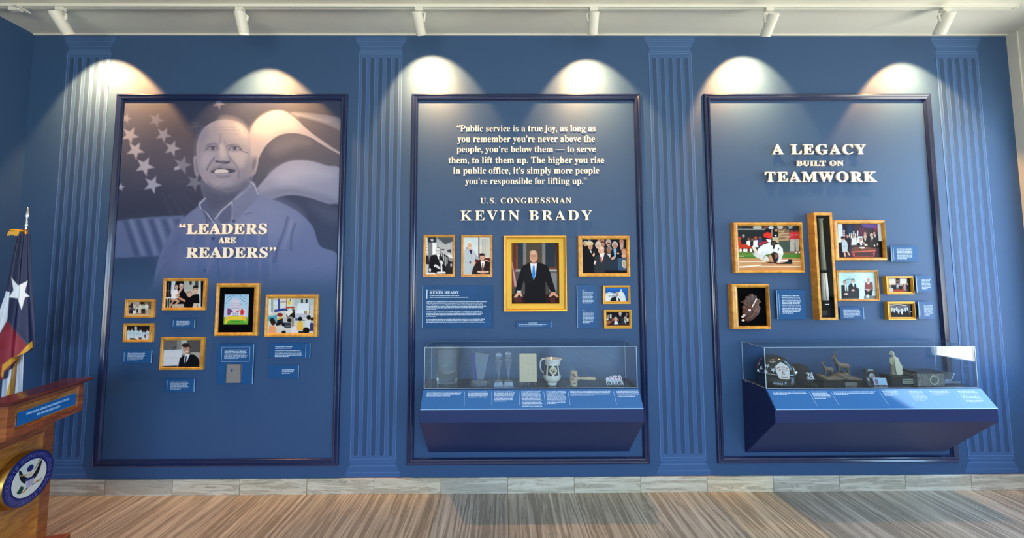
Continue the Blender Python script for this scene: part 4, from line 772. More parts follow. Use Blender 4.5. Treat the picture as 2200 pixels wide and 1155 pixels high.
for x in (1215, 1310): c.p('c03038', [(x-50, 260), (x+45, 255), (x+55, 400), (x-55, 400)], 8); c.e('6a4434', x, 225, 28, 34, 6); c.e('1a1c22', x, 205, 30, 20, 5); c.p('a9a49c', [(x-35, 400), (x+55, 400), (x+45, 640), (x-15, 640)], 8); c.l('e6e0dc', 9, [(x-30, 318), (x+30, 318)], 6)
c.l('c49078', 22, [(1180, 350), (1100, 385)], 6); c.e('d8d4d0', 1300, 665, 26, 18, 6); c.e('d8d4d0', 1365, 662, 22, 18, 6); c.l('8d8a84', 14, [(1250, 520), (1290, 430)], 6)
c.p('dfe7ec', [(540, 600), (620, 520), (780, 470), (850, 560), (840, 660), (760, 700), (650, 720), (520, 680)], 7); c.p('e6eaee', [(700, 400), (800, 410), (820, 470), (740, 460)], 6); c.p('c6cfd6', [(600, 640), (780, 640), (740, 700), (600, 720)], 24, .7); c.p('cfcfcc', [(450, 690), (560, 680), (680, 720), (740, 760), (760, 830), (640, 830), (560, 780), (500, 760)], 7); c.l('1d1e22', 14, [(610, 530), (660, 490), (740, 470)], 6); c.l('2a2c30', 10, [(640, 790), (700, 720), (760, 700)], 6)
c.p('c3cbd0', [(430, 680), (500, 690), (540, 760), (470, 740)], 6); c.l('c08a6a', 34, [(480, 590), (530, 650)], 8); c.l('e2dfd8', 60, [(450, 560), (500, 660)], 8, .8)
c.p('dde4ea', [(880, 510), (960, 510), (1030, 590), (1045, 690), (1010, 780), (970, 860), (930, 850), (960, 720), (900, 660), (840, 640)], 7); c.p('c2c6c8', [(930, 700), (1030, 690), (1000, 800), (940, 820)], 20, .7); c.l('2c2e34', 20, [(935, 625), (955, 590)], 6)
c.p('2a241c', [(800, 440), (870, 430), (950, 490), (880, 520), (870, 590), (840, 600), (830, 530), (790, 520)], 7); c.e('4a4034', 845, 490, 34, 34, 10); c.p('1c1d24', [(760, 740), (850, 660), (940, 690), (950, 780), (900, 880), (800, 880)], 8); c.p('8c5a50', [(870, 690), (930, 690), (935, 760), (890, 800)], 10, .8); c.l('3a3c44', 8, [(840, 670), (930, 680), (950, 760)], 6)
c.l('c68e6a', 50, [(785, 740), (830, 870)], 8); c.l('c68e6a', 34, [(830, 870), (890, 905)], 8); c.p('1a1a20', [(690, 870), (780, 850), (980, 880), (1100, 850), (1180, 810), (1230, 880), (1200, 895), (960, 895)], 8); c.l('e6e8ea', 40, [(1010, 830), (1110, 825)], 6); c.e('15151a', 1180, 830, 46, 36, 8); c.l('d8dadc', 44, [(960, 850), (990, 820)], 8); c.build('photo_print', M_PRINT, r)
# glove box
F = Fr(1560, 600, 1760, 720, 1925)
r, q = picture('deep oak box frame with a black back holding the baseball glove', F, [(115, 92), (888, 88), (945, 1030), (155, 1040)], [(230, 178), (832, 170), (868, 955), (268, 960)], .060, SLOPE, M_OAK, name='shadow_box', group=G3, depth=.22, cat='shadow box')
GQ = q
# bat box
FB = Fr(1730, 450, 1810, 695, 377)
r, q = picture('tall narrow oak box frame holding the baseball bat', FB, [(82, 30), (272, 30), (338, 1118), (150, 1118)], [(112, 58), (245, 60), (305, 1092), (170, 1095)], .068, lambda t: [(0, 0), (0, -.97*t), (.06, -t), (.9, -t), (1, -.96*t), (1, -.10*t)], M_OAK, name='shadow_box', group=G3, depth=.12, cat='shadow box', qk=.97)
BQ = q
b = B(); e = .0025
for a_, c_ in (((q[0], q[2]), (q[0]+e, q[3])), ((q[1]-e, q[2]), (q[1], q[3])), ((q[0], q[2]), (q[1], q[2]+e)), ((q[0], q[3]-e), (q[1], q[3]))): b.box((a_[0], -.0635, a_[1]), (c_[0], -.006, c_[1]))
part('black_lining', b, M_BLACK, r)
part('glass_pane', B().box((q[0], -.0652, q[2]), (q[1], -.0640, q[3])), M_GLASS, r)
F = Fr(1785, 465, 1915, 565, 1502)
r, q = picture('oak framed photo of people signing papers at a long red table', F, [(70, 88), (1355, 85), (1405, 1085), (115, 1092)], [(170, 182), (1270, 178), (1310, 1012), (215, 1015)], .05, SLOPE, M_OAK, group=G3)
c = canvas(q, .05, '3c2e38').use(F)
c.p('c9d4dc', [(170, 180), (285, 180), (300, 480), (250, 640), (190, 645)], 6); c.p('cdd8e2', [(1155, 178), (1260, 178), (1285, 610), (1180, 610)], 6); c.p('241c2c', [(285, 180), (560, 180), (540, 420), (300, 450)], 20); c.p('2a3c5c', [(400, 190), (545, 190), (530, 420), (420, 440)], 50, .7); c.p('6a4c9a', [(760, 178), (1150, 178), (1140, 290), (900, 300), (800, 250)], 50, .8); c.p('6a2c4c', [(690, 270), (900, 270), (960, 440), (700, 470)], 70, .6); c.p('3a3230', [(850, 270), (1060, 280), (1080, 480), (850, 470)], 40, .8); c.p('a02c4c', [(1080, 250), (1150, 240), (1150, 370), (1090, 340)], 20, .7)
for y in (360, 415, 470): c.e('dcc6d0', 328, y, 22, 24, 10)
for x, y in ((470, 480), (518, 470), (568, 420), (612, 480), (668, 410)): c.l('d8dce0', 26, [(x, y-50), (x-5, y+60)], 8)
c.p('241c24', [(350, 520), (470, 500), (500, 740), (420, 900), (340, 700)], 8); c.head(415, 485, 34, 'c08a78', '2a1a1a')
c.p('26221f', [(800, 480), (1180, 470), (1200, 780), (820, 790)], 10); c.p('322c2a', [(960, 500), (1060, 480), (1060, 740), (960, 740)], 8); c.p('2e2928', [(1060, 470), (1170, 490), (1190, 720), (1060, 740)], 8)
c.head(1008, 465, 34, 'caa490', 'c9bfb4'); c.p('d8d4d4', [(1005, 510), (1055, 500), (1020, 600)], 5); c.head(1080, 415, 34, 'b9856e', '3a2620'); c.p('d0ccd0', [(1075, 460), (1120, 450), (1100, 520)], 5); c.head(850, 420, 32, 'c0907a', '5a4438'); c.head(850, 505, 36, 'c89c86', 'b8a898'); c.p('d8d8dc', [(830, 550), (875, 545), (855, 620)], 5)
c.p('c9ced0', [(520, 530), (640, 520), (640, 700), (510, 710)], 8); c.head(568, 498, 32, 'c49680', '2a201c'); c.p('d4d8d6', [(670, 490), (780, 490), (800, 640), (640, 660)], 8); c.p('1e2630', [(665, 660), (720, 620), (790, 690), (740, 740), (680, 740)], 6); c.p('dcdde0', [(715, 630), (770, 620), (780, 700), (740, 720)], 5); c.head(742, 580, 36, 'c49078', '2c201c'); c.e('d2a490', 820, 655, 18, 22, 6); c.e('d6c8c0', 870, 700, 40, 22, 8); c.e('dcd2cc', 1083, 722, 18, 22, 6); c.e('cdb8b0', 1160, 690, 18, 22, 6)
c.p('6a4438', [(520, 780), (600, 750), (880, 750), (1110, 780), (1110, 840), (520, 860)], 8); c.p('e0dcdc', [(700, 760), (830, 755), (850, 785), (760, 795)], 5); c.l('c86a50', 26, [(520, 880), (800, 865), (1110, 845)], 6); c.p('4a3436', [(540, 890), (1090, 870), (1090, 1000), (560, 1000)], 10); c.e('c84a48', 568, 945, 24, 50, 10); c.e('c84a44', 1070, 920, 18, 50, 10); c.l('b0503c', 12, [(580, 998), (1060, 985)], 8); c.p('17141a', [(1190, 610), (1300, 610), (1310, 1015), (1200, 1015)], 16); c.p('181420', [(200, 640), (270, 640), (320, 1010), (220, 1010)], 10)
c.p('a9bcc8', [(260, 580), (340, 565), (400, 630), (420, 720), (410, 870), (290, 880), (275, 720)], 7); c.head(305, 550, 42, 'd0a490', '38201c'); c.e('38201c', 290, 520, 44, 34, 8); c.l('1c2028', 14, [(325, 742), (355, 735)], 5); c.l('d0ac9a', 30, [(335, 880), (360, 985)], 8); c.l('d0ac9a', 28, [(410, 860), (460, 950)], 8); c.build('photo_print', M_PRINT, r)
F = Fr(1790, 570, 1980, 695, 1756)
r, q = picture('oak framed photo of three seated people against a pale blue wall', F, [(72, 95), (898, 90), (925, 705), (105, 712)], [(105, 135), (838, 135), (865, 660), (135, 665)], .030, STEP, M_OAK, group=G3)
c = canvas(q, .03, 'b5dbe2').use(F)
c.p('d8eef0', [(480, 140), (700, 140), (720, 660), (560, 660), (470, 400)], 90, .8); c.r('a8c4c8', 200, 135, 450, 210); c.r('c6dfe2', 210, 135, 440, 198); c.l('7a9498', 7, [(230, 160), (420, 160)]); c.l('22282c', 10, [(245, 275), (360, 275)]); c.l('2a3034', 6, [(290, 265), (300, 230), (340, 228), (350, 262)]); c.r('9fc4cc', 260, 285, 370, 380, 5); c.l('5f7a80', 4, [(495, 205), (498, 280)]); c.p('5a3c34', [(825, 140), (845, 140), (868, 660), (840, 660)], 6); c.p('c9d4d6', [(780, 240), (835, 260), (845, 660), (790, 640)], 30, .8)
c.p('33363c', [(280, 520), (440, 430), (520, 460), (515, 660), (170, 665)], 6); c.p('26262c', [(160, 390), (260, 380), (290, 540), (300, 580), (180, 660), (165, 660)], 6); c.p('e2ddd8', [(230, 380), (250, 385), (265, 500), (240, 505)], 4); c.head(230, 338, 32, 'd0a490', '241a1a'); c.e('d8b8aa', 258, 565, 40, 20, 6)
c.p('2b2c32', [(300, 400), (350, 350), (450, 360), (470, 480), (300, 540)], 6); c.p('dfe2e4', [(370, 350), (425, 350), (410, 440)], 4); c.head(402, 308, 32, 'd2a692', '2a2020', turn=.5); c.e('d6b4a6', 395, 490, 32, 18, 6); c.l('8fb0b8', 5, [(500, 460), (545, 465), (530, 650)])
c.p('8a4a4a', [(630, 340), (700, 320), (780, 330), (795, 470), (620, 470)], 6); c.p('2a2c2e', [(625, 480), (790, 470), (770, 600), (640, 600)], 6); c.p('3c3c40', [(610, 600), (850, 600), (850, 660), (610, 660)], 12, .8); c.head(697, 285, 34, 'd69a88', bald=True); c.p('d2d8d8', [(660, 340), (735, 330), (700, 380)], 5); c.e('d6aa9c', 695, 490, 34, 18, 6); c.e('d8dcde', 685, 610, 26, 34, 8); c.l('4a5054', 7, [(620, 480), (640, 600)]); c.l('4a5054', 7, [(800, 490), (830, 500)]); c.l('20242a', 8, [(610, 318), (622, 306)]); c.build('photo_print', M_PRINT, r)
r, q = picture('small gold framed photo of a crowd at a signing table with a red chair front', F, [(1055, 210), (1598, 208), (1605, 570), (1070, 575)], [(1108, 258), (1540, 250), (1550, 520), (1112, 525)], .034, STEP, M_GOLD, group=G3)
c = canvas(q, .034, '5a4844').use(F)
c.r('cfc9bc', 1110, 262, 1240, 380, 8); c.r('cfcabf', 1325, 262, 1460, 370, 8); c.r('2a2024', 1240, 260, 1325, 330, 8); c.r('2c2224', 1470, 250, 1560, 525, 8)
for i, (x, y) in enumerate(((1140, 380), (1180, 370), (1225, 370), (1280, 340), (1330, 385), (1370, 385), (1420, 395), (1475, 370))): c.p('15141a' if i % 3 else '8a8a92', [(x-26, y+100), (x-22, y+15), (x+22, y+15), (x+26, y+100)], 6); c.e('c49a88', x, y, 15, 18, 4)
c.e('8a5448', 1280, 322, 36, 26, 6); c.e('1a1618', 1278, 335, 22, 22, 5); c.p('e0dcd8', [(1270, 390), (1290, 390), (1280, 430)], 4); c.p('a63a20', [(1200, 480), (1410, 470), (1430, 520), (1190, 525)], 8); c.p('b05a40', [(1380, 420), (1420, 415), (1420, 475), (1380, 475)], 6); c.p('d9d4c4', [(1112, 450), (1190, 450), (1190, 520), (1112, 520)], 16, .7)
for x in (1225, 1260, 1300, 1345): c.e('7a2a18', x, 485, 12, 16, 5)
c.build('photo_print', M_PRINT, r)
r, q = picture('small gold framed black and white photo of men in suits, lowest picture on its panel', F, [(1080, 720), (1625, 715), (1640, 1075), (1100, 1080)], [(1128, 768), (1580, 765), (1590, 1022), (1138, 1028)], .034, STEP, M_GOLD, group=G3)
c = canvas(q, .034, '26262a').use(F)
c.l('c9c9cc', 20, [(1130, 790), (1290, 770), (1450, 800)], 8); c.p('6a6a70', [(1130, 800), (1460, 800), (1540, 860), (1130, 850)], 14); c.p('4c4c50', [(1460, 770), (1540, 770), (1540, 1010), (1480, 940)], 16); c.p('141418', [(1140, 905), (1480, 890), (1530, 1020), (1140, 1025)], 8); c.r('0c0c10', 1540, 765, 1592, 1028, 6)
for x, y, rr in ((1165, 860, 24), (1215, 870, 26), (1262, 855, 24), (1300, 895, 28), (1365, 885, 36), (1435, 860, 24), (1475, 850, 18)): c.head(x, y, rr, 'c9c9cc', '2c2c30', sh='606066'); c.p('e2e2e6', [(x-rr*.6, y+rr*1.3), (x+rr*.5, y+rr*1.3), (x+rr*.1, y+rr*2.6)], 4)
c.e('c0c0c4', 1540, 915, 18, 10, 4); c.build('photo_print', M_PRINT, r)

# ------------------------------------------------------------------ glove and bat in their boxes
gd = .060*.22
g = thing('baseball_glove', 'brown leather baseball glove mounted inside the deep box frame', 'baseball glove', ((GQ[0]+GQ[1])/2, -gd, GQ[2]+.06))
FG = Fr(1560, 600, 1760, 720, 1925); M_LEATHER = mat('brown_leather', '4a2a20', .5, bump=.4, bscale=90, vary=.25, vscale=30); M_LACE = mat('tan_lace', '8a5a3c', .6)
def gp(x, y, d=0.0): return Vector([float(v) for v in at_y(*FG(x, y), -gd-.012-d)])
yc_ = -gd-.027; b = B(); b.M = Matrix.Translation((0, yc_, 0)) @ Matrix.Diagonal((1, .5, 1, 1)) @ Matrix.Translation((0, -yc_, 0))
for (x0, y0, x1, y1, r0, r1) in ((405, 560, 365, 420, .021, .017), (450, 560, 420, 340, .024, .020), (510, 560, 500, 290, .024, .021), (560, 580, 580, 330, .024, .020), (600, 600, 650, 400, .022, .018), (370, 640, 340, 540, .020, .015)):
    b.tube([gp(x0, y0), gp((x0+x1)/2, (y0+y1)/2, .006), gp(x1, y1)], [r0, (r0+r1)/2+.002, r1], 10)
b.tube([gp(352, 795), gp(420, 720, .008), gp(520, 620, .010), gp(640, 520, .006)], [.022, .040, .044, .030], 12); b.tube([gp(375, 830), gp(480, 790, .006), gp(600, 680, .006), gp(660, 560)], [.022, .032, .034, .022], 12)
b.ell(gp(430, 690), (.055, .018, .055)); b.ell(gp(500, 560), (.058, .02, .06))
part('mitt', b, M_LEATHER, g, remesh=.0055)
b = B()
for pts in ([(305, 460), (350, 475), (400, 510), (440, 520)], [(470, 540), (530, 600), (580, 630)], [(720, 455), (640, 520), (600, 600), (570, 700)], [(340, 560), (400, 590), (440, 650)], [(400, 800), (520, 770), (640, 600)]):
    b.tube([gp(x, y, .041) for x, y in pts], .0022, 6)
part('lacing', b, M_LACE, g, True)
M_SILVERINK = mat('silver_ink', 'e8ddd8', .5); b = B()
for i, (x, y) in enumerate(((545, 555), (560, 525), (578, 495), (596, 462), (612, 432), (628, 410))): b.ell(gp(x, y, .044), (.006, .002, .007 if i % 2 else .010), n=8, k=5)
for x0, y0, x1, y1 in ((315, 775, 365, 725), (325, 785, 395, 720), (340, 795, 400, 740)): b.tube([gp(x0, y0, .040), gp(x1, y1, .043)], .003, 6)
part('signature', b, M_SILVERINK, g)
b = B().ell(gp(485, 635, .046), (.013, .003, .011)); part('round_patch', b, mat('pink_white_patch', 'e7c9c4', .5), g); b = B().ell(gp(352, 845, .034), (.014, .004, .010)); part('wrist_label', b, mat('cream_label', 'e6d9c6', .5), g)
def bp(x, y, d=.0360): return Vector([float(v) for v in at_y(*FB(x, y), -d)])
a, e = bp(153, 92), bp(207, 965); k = thing('baseball_bat', 'signed grey and white baseball bat standing inside the tall box frame', 'baseball bat', tuple(bp(204, 965)))
seg = lambda t: a+(e-a)*t
part('knob', B().tube([seg(0), seg(.008), seg(.018)], [.016, .0215, .016], 16), mat('grey_bat_paint', '98927f', .4, vary=.3, vscale=120), k, True)
part('handle', B().tube([seg(.018), seg(.2), seg(.42), seg(.60)], [.0150, .0150, .0175, .0205], 16), MATS['grey_bat_paint'], k, True)
part('band', B().tube([seg(.60), seg(.635)], [.0212, .0212], 16), M_BLACK, k, True)
part('barrel', B().tube([seg(.635), seg(.8), seg(.945)], [.0222, .0250, .0262], 18), mat('white_bat_paint', 'f2eae6', .35), k, True)
b = B()
for sx in (-.010, .004): b.tube([seg(.64)+Vector((sx, -.0205, 0)), seg(.94)+Vector((sx*1.2, -.0240, 0))], .0016, 6)
part('stripes', b, mat('dark_red_stripe', '3a2024', .4), k); part('barrel_end', B().tube([seg(.945), seg(.99), seg(1)], [.0263, .0263, .018], 18), M_BLACK, k, True)
part('end_ring', B().tube([seg(.985), seg(.998)], [.0265, .0265], 18), M_CHROME, k, True)
pb = bp(205, 1045, .024); p = tag(part('bat_plate', B().box((pb.x-.03, -.013, pb.z-.022), (pb.x+.03, -.0075, pb.z+.022)), mat('dark_grey_label', '3c3a3c', .5)), 'small dark label plate under the bat in the tall box frame', 'label plate')

# ================================================================== TEXT PLAQUES
rng = random.Random(7)
def plaque(label, fr, pts, lines, tx, ty, pitch, th, y=-.016, last=.6, m=None, extra=None, edge='right', blocks=None, group='blue text plaques beside the pictures'):
    x0, x1, z0, z1 = rect(fr, pts, y); r = thing('text_plaque', label, 'text plaque', ((x0+x1)/2, 0, z0), group)
    part('panel', B().box((x0, y, z0), (x1, y+.005, z1)), m or M_PLAQUE, r, bevel=.0008)
    b = B()
    for sx in (x0+.2*(x1-x0), x1-.2*(x1-x0)):
        for sz in (z0+.2*(z1-z0), z1-.2*(z1-z0)): b.box((sx-.005, y+.005, sz-.005), (sx+.005, 0, sz+.005))
    part('standoff', b, M_PLAQUE_EDGE, r)
    ex = x1 if edge == 'right' else x0; part('polished_edge', B().box((ex-.0022, y-.0004, z0+.001), (ex+.0022, y+.0054, z1-.001)), M_PLAQUE_EDGE, r)
    W, H = x1-x0, z1-z0; pl = lambda x, z: (x, y-.0006, z)
    for (u0, u1, v, n, la) in (blocks or [(tx[0], tx[1], ty, lines, last)]): b = B(); word_bars(b, x0+u0*W, x0+u1*W, z1-v*H, n, pitch*H, th*H*.9, pl, rng, last=la); part('text_block', b, M_INK, r)
    if extra: b = B(); extra(b, x0, x1, z0, z1, y); part('lettering', b, M_INK, r)
    return r
bar = lambda b, x0, x1, z0, z1, y: b.quad([(x0+.07*(x1-x0), y-.0006, z0+.15*(z1-z0)), (x0+.078*(x1-x0), y-.0006, z0+.15*(z1-z0)), (x0+.078*(x1-x0), y-.0006, z1-.15*(z1-z0)), (x0+.07*(x1-x0), y-.0006, z1-.15*(z1-z0))])
plaque('blue text plaque under the photo of people in white shirts', FC, box4(95, 738, 364, 855), 7, (.19, .80), .18, .088, .056, extra=bar)
plaque('small blue text plaque below the family porch photo', FC, box4(550, 450, 762, 529), 5, (.22, .82), .20, .13, .085, extra=bar)
plaque('small blue text plaque lowest on the portrait panel, under the easel photo', FC, box4(490, 998, 757, 1118), 7, (.19, .82), .22, .088, .056, extra=bar)
r = plaque('tall blue plaque with a clear brochure pocket below the picture book frame', FC, box4(970, 678, 1298, 1048), 7, (.19, .84), .14, .034, .022, y=-.02, extra=lambda b, x0, x1, z0, z1, y: [b.box((x0+.11*(x1-x0), y-.0012, z0+q*(z1-z0)), (x0+.90*(x1-x0), y-.0004, z0+q*(z1-z0)+.0015)) for q in (.56, .92)]+[b.box((x0+u*(x1-x0), y-.0012, z0+.56*(z1-z0)), (x0+u*(x1-x0)+.0015, y-.0004, z0+.92*(z1-z0))) for u in (.11, .897)])
x0, x1, z0, z1 = rect(FC, box4(1062, 862, 1190, 1034), -.022); M_POCKET = mat('hazy_clear_plastic', 'a9a4a0', .15, trans=.35)
b = B(); b.box((x0, -.034, z0), (x1, -.0325, z1)); b.box((x0, -.034, z0), (x0+.0015, -.0202, z1)); b.box((x1-.0015, -.034, z0), (x1, -.0202, z1)); b.box((x0, -.034, z0), (x1, -.0202, z0+.0015)); part('brochure_pocket', b, M_POCKET, r)
b = B(); b.ell((x0+.4*(x1-x0), -.0345, z0+.68*(z1-z0)), (.008, .0008, .014)); part('pocket_emblem', b, M_PLAQUE, r)
plaque('blue text plaque with a two line quotation below the classroom photo', FC, box4(1450, 670, 1822, 805), 0, None, None, .10, .062, blocks=[(.14, .58, .22, 2, .9), (.14, .82, .48, 5, .5)], extra=lambda b, x0, x1, z0, z1, y: b.quad([(x0+.895*(x1-x0), y-.0006, z0+.04*(z1-z0)), (x0+.905*(x1-x0), y-.0006, z0+.04*(z1-z0)), (x0+.905*(x1-x0), y-.0006, z1-.04*(z1-z0)), (x0+.895*(x1-x0), y-.0006, z1-.04*(z1-z0))]))
plaque('small blue plaque at the right foot of the portrait panel', FC, box4(1443, 873, 1716, 991), 3, (.45, .90), .33, .13, .075, last=.6)
F5 = Fr(890, 490, 1380, 720, 2200); FK = Fr(900, 605, 1070, 710, 1870)
M_BIO = mat('blue_biography_print', '234f80', .4, vary=.3, vscale=6, spec=.12)
def bio(b, x0, x1, z0, z1, y):
    def at(x, yy): P = at_y(*FK(x, yy), y); return float(P[0]), float(P[2])
    for (t, xa, yb, xb, cap) in (('KEVIN BRADY', 250, 284, 945, 64), ('U.S. CONGRESSMAN', 250, 203, 570, 16)):
        A, E = at(xa, yb), at(xb, yb); letter_line(b, t, A[0], E[0], A[1], at(xa, yb-cap)[1]-A[1], y-.0002, .0006, 1.05)
    P = at(183, 180), at(198, 400); b.box((P[0][0], y-.0008, P[1][1]), (P[1][0], y-.0002, P[0][1]))
plaque('large blue biography plaque with the name in white capitals under two gilt frames', F5, box4(80, 555, 757, 958), 0, None, None, .0355, .0215, m=M_BIO, extra=bio, edge='left',
       blocks=[(.10, .53, .225, 1, .98), (.10, .66, .268, 1, .98), (.058, .92, .372, 6, .16), (.058, .91, .612, 4, .16), (.058, .91, .79, 3, .98)])
plaque('narrow blue caption plaque centred below the golden portrait', F5, box4(983, 897, 1320, 956), 0, None, None, .22, .13, blocks=[(.35, .62, .20, 1, .95), (.08, .90, .45, 2, .8)])
plaque('tall narrow blue plaque with two text blocks left of the dome photo', F5, box4(1572, 548, 1765, 960), 0, None, None, .030, .019, edge='left', blocks=[(.27, .40, .12, 1, .9), (.27, .83, .17, 9, .8), (.27, .40, .585, 1, .9), (.27, .83, .63, 9, .6)])
FR = Fr(1550, 440, 2040, 720, 2021)
plaque('square blue text plaque between the glove box and the bat box', FR, [(487, 752), (738, 750), (755, 1010), (500, 1015)], 12, (.18, .86), .19, .053, .033, edge='left', extra=bar, y=-.03)
plaque('blue text plaque right of the signing table photo', FR, [(1503, 362), (1738, 362), (1752, 502), (1513, 505)], 9, (.20, .80), .18, .075, .048, edge='left', extra=bar, y=-.03)
plaque('blue text plaque right of the framed crowd with the red chair', FR, [(1724, 625), (1862, 625), (1870, 776), (1733, 778)], 8, (.33, .92), .22, .075, .045, edge='left', extra=bar, y=-.03)
plaque('blue text plaque right of the small black and white photo of men', FR, [(1745, 857), (1882, 855), (1888, 1010), (1756, 1012)], 8, (.33, .92), .22, .075, .045, edge='left', extra=bar, y=-.03)
plaque('blue text plaque under the photo of three seated people', FR, [(1048, 905), (1255, 903), (1265, 1010), (1056, 1012)], 7, (.14, .90), .22, .095, .06, y=-.03)

# ================================================================== DISPLAY CASES
def case(name, label, lab_group, xl, xr, blocks, cuts):
    yb, yg, yl = 0.0, -.275, -.375
    gl, gr = float(at_y(xl, 833, yg)[0]), float(at_y(xr, 833, yg)[0])
    zs = float(at_y((xl+xr)/2, 834, yg)[2]); ztop = float(at_y((xl+xr)/2, 745, yg)[2]); zl1 = float(at_y((xl+xr)/2, 879, yl)[2]); zl0 = float(at_y((xl+xr)/2, 907, yl)[2]); zb = float(at_y((xl+xr)/2, 970, -.012)[2])
    r = thing(name, label, 'display case', ((gl+gr)/2, 0, zb), 'navy display cases on the wall')
    prof = [(yb, zb), (yb, zs), (yg-.006, zs), (yl, zl1), (yl, zl0), (-.012, zb)]
    b = B(); n = len(prof); b.loops([[(x, y, z) for y, z in prof] for x in (gl-.012, gr+.012)]); part('cabinet', b, M_CASE, r, bevel=.002)
    part('shelf', B().box((gl-.004, yg+.001, zs), (gr+.004, -.001, zs+.003)), M_SHELF, r)
    # sloped label panel
    A, E = Vector((gl-.006, yg-.012, zs-.004)), Vector((gl-.006, yl-.001, zl1+.002)); dn = (E-A); hgt = dn.length; dn.normalize(); nrm = Vector((0, dn.z, -dn.y)); nrm = nrm if nrm.y < 0 else -nrm
    w = gr-gl+.012; P = lambda x, s, d=.0: A+Vector((1, 0, 0))*x+dn*s+nrm*d
    b = B(); b.add([P(0, 0, -.003), P(w, 0, -.003), P(w, hgt, -.003), P(0, hgt, -.003), P(0, 0, .004), P(w, 0, .004), P(w, hgt, .004), P(0, hgt, .004)], [(0, 3, 2, 1), (4, 5, 6, 7), (0, 1, 5, 4), (1, 2, 6, 5), (2, 3, 7, 6), (3, 0, 4, 7)])
    lp = part('label_panel', b, M_LABEL, r)
    b = B(); b.add([P(0, hgt-.004, .0043), P(w, hgt-.004, .0043), P(w, hgt+.003, .0043), P(0, hgt+.003, .0043), P(0, hgt+.003, .001), P(w, hgt+.003, .001)], [(0, 1, 2, 3), (3, 2, 5, 4)]); part('panel_lip', b, M_PLAQUE_EDGE, r)
    for (u0, u1, v, nl, la) in blocks: b = B(); word_bars(b, u0*w, u1*w, -v*hgt, nl, .068*hgt, .040*hgt, lambda x, z: P(x, -z, .0048), rng, last=la); part('text_block', b, M_INK, lp)
    b = B()
    for u in cuts: b.add([P(u*w, .12*hgt, .0048), P(u*w+.0018, .12*hgt, .0048), P(u*w+.006, .82*hgt, .0048), P(u*w+.0042, .82*hgt, .0048)], [(0, 1, 2, 3)])
    part('divider_lines', b, M_INK, lp)
    # acrylic cover
    t = .006; z0 = zs+.003
    pane = lambda nm, a, c: part(nm, B().box(a, c), M_ACRYLIC, r)
    pane('front_pane', (gl, yg, z0), (gr, yg+t, ztop)); pane('side_pane', (gl, yg+t, z0), (gl+t, -.001, ztop)); pane('side_pane', (gr-t, yg+t, z0), (gr, -.001, ztop)); pane('top_pane', (gl, yg, ztop), (gr, -.001, ztop+t))
    e = .0022; b = B()
    for (a, c) in (((gl, yg, ztop), (gr, yg, ztop)), ((gl, yg, z0), (gl, yg, ztop)), ((gr, yg, z0), (gr, yg, ztop)), ((gl, yg, ztop), (gl, 0, ztop)), ((gr, yg, ztop), (gr, 0, ztop)), ((gl, yg, z0), (gr, yg, z0)), ((gl, 0, z0), (gl, 0, ztop)), ((gr, 0, z0), (gr, 0, ztop)), ((gl, 0, ztop), (gr, 0, ztop)), ((gl, yg, z0), (gl, 0, z0))):
        b.box((min(a[0], c[0])-e, min(a[1], c[1])-e, min(a[2], c[2])-e*.2), (max(a[0], c[0])+e, min(max(a[1], c[1])+e, -.0005), max(a[2], c[2])+e))
    part('polished_edges', b, M_ACR_EDGE, r)
    return zs+.0036, gl, gr, r
ZS2, GL2, GR2, case2 = case('display_case', 'navy wall display case on the middle panel with glass trophies and a pitcher', 0, 911.5, 1369, [(.02, .18, .10, 4, .7), (.21, .305, .10, 5, .9), (.33, .425, .10, 8, .6), (.455, .55, .10, 12, .95), (.57, .66, .10, 10, .5), (.68, .87, .10, 4, .55), (.895, 1.0, .10, 5, .75)], (.192, .317, .443, .558, .67, .88))
ZS3, GL3, GR3, case3 = case('display_case', 'navy wall display case on the teamwork panel with a fire helmet and deer bronze', 0, 1646, 2101, [(.02, .18, .10, 3, .4), (.20, .28, .10, 6, .7), (.30, .50, .10, 3, .35), (.53, .60, .10, 4, .6), (.65, .72, .10, 8, .7), (.75, .84, .10, 4, .5), (.88, .97, .10, 9, .8)], (.19, .29, .515, .63, .735, .86))
b = B(); kx = GL3-.0015; part('lock', B().tube([(kx-.012, -.045, ZS3-.01), (kx, -.045, ZS3-.01)], .009, 12), M_CHROME, case3, True)

def on2(px, py): return Vector([float(v) for v in at_z(px, py, ZS2)])
def on3(px, py): return Vector([float(v) for v in at_z(px, py, ZS3)])
F6 = Fr(890, 720, 1390, 990, 2139); F8 = Fr(1570, 710, 2160, 980, 2200)
def unit(p): return 1.0/(FOC/(p.y-CAM[1]))                       # metres per photo pixel at that depth
G4, G5 = 'exhibits in the middle display case', 'exhibits in the right display case'
# crystal bowl vase
p = on2(*F6(300, 478)); u = unit(p)*F6.k; p = Vector((float(at_y(*F6(302, 400), -.12)[0]), -.12, ZS2+.0)); u = (3.195-.12)/FOC*F6.k
h = 330*u; rr = 112*u; b = B(); n = 48
rad = lambda t, j: (rr*.80+.2*rr*t)*(1+.012*(1 if j % 4 < 2 else -1))
b.loops([[(p.x+rad(t, j)*math.cos(2*math.pi*j/n), p.y+.62*rad(t, j)*math.sin(2*math.pi*j/n), p.z+t*h) for j in range(n)] for t in (0, .02, .2, .4, .6, .8, .97, 1)]+[[(p.x+(rad(t, j)-.012)*math.cos(2*math.pi*j/n), p.y+.62*(rad(t, j)-.012)*math.sin(2*math.pi*j/n), p.z+t*h) for j in range(n)] for t in (1, .8, .5, .14)])
v = thing('crystal_vase', 'large clear cut crystal vase at the left end of the middle case', 'vase', p, G4); part('body', b, M_CRYSTAL, v, True); b = B().lathe([(rr*.99, h-.004), (rr*1.01, h), (rr*.99, h+.004)], p, 48, sy=.62, caps=False); part('rim', b, M_CRYSTAL, v, True)
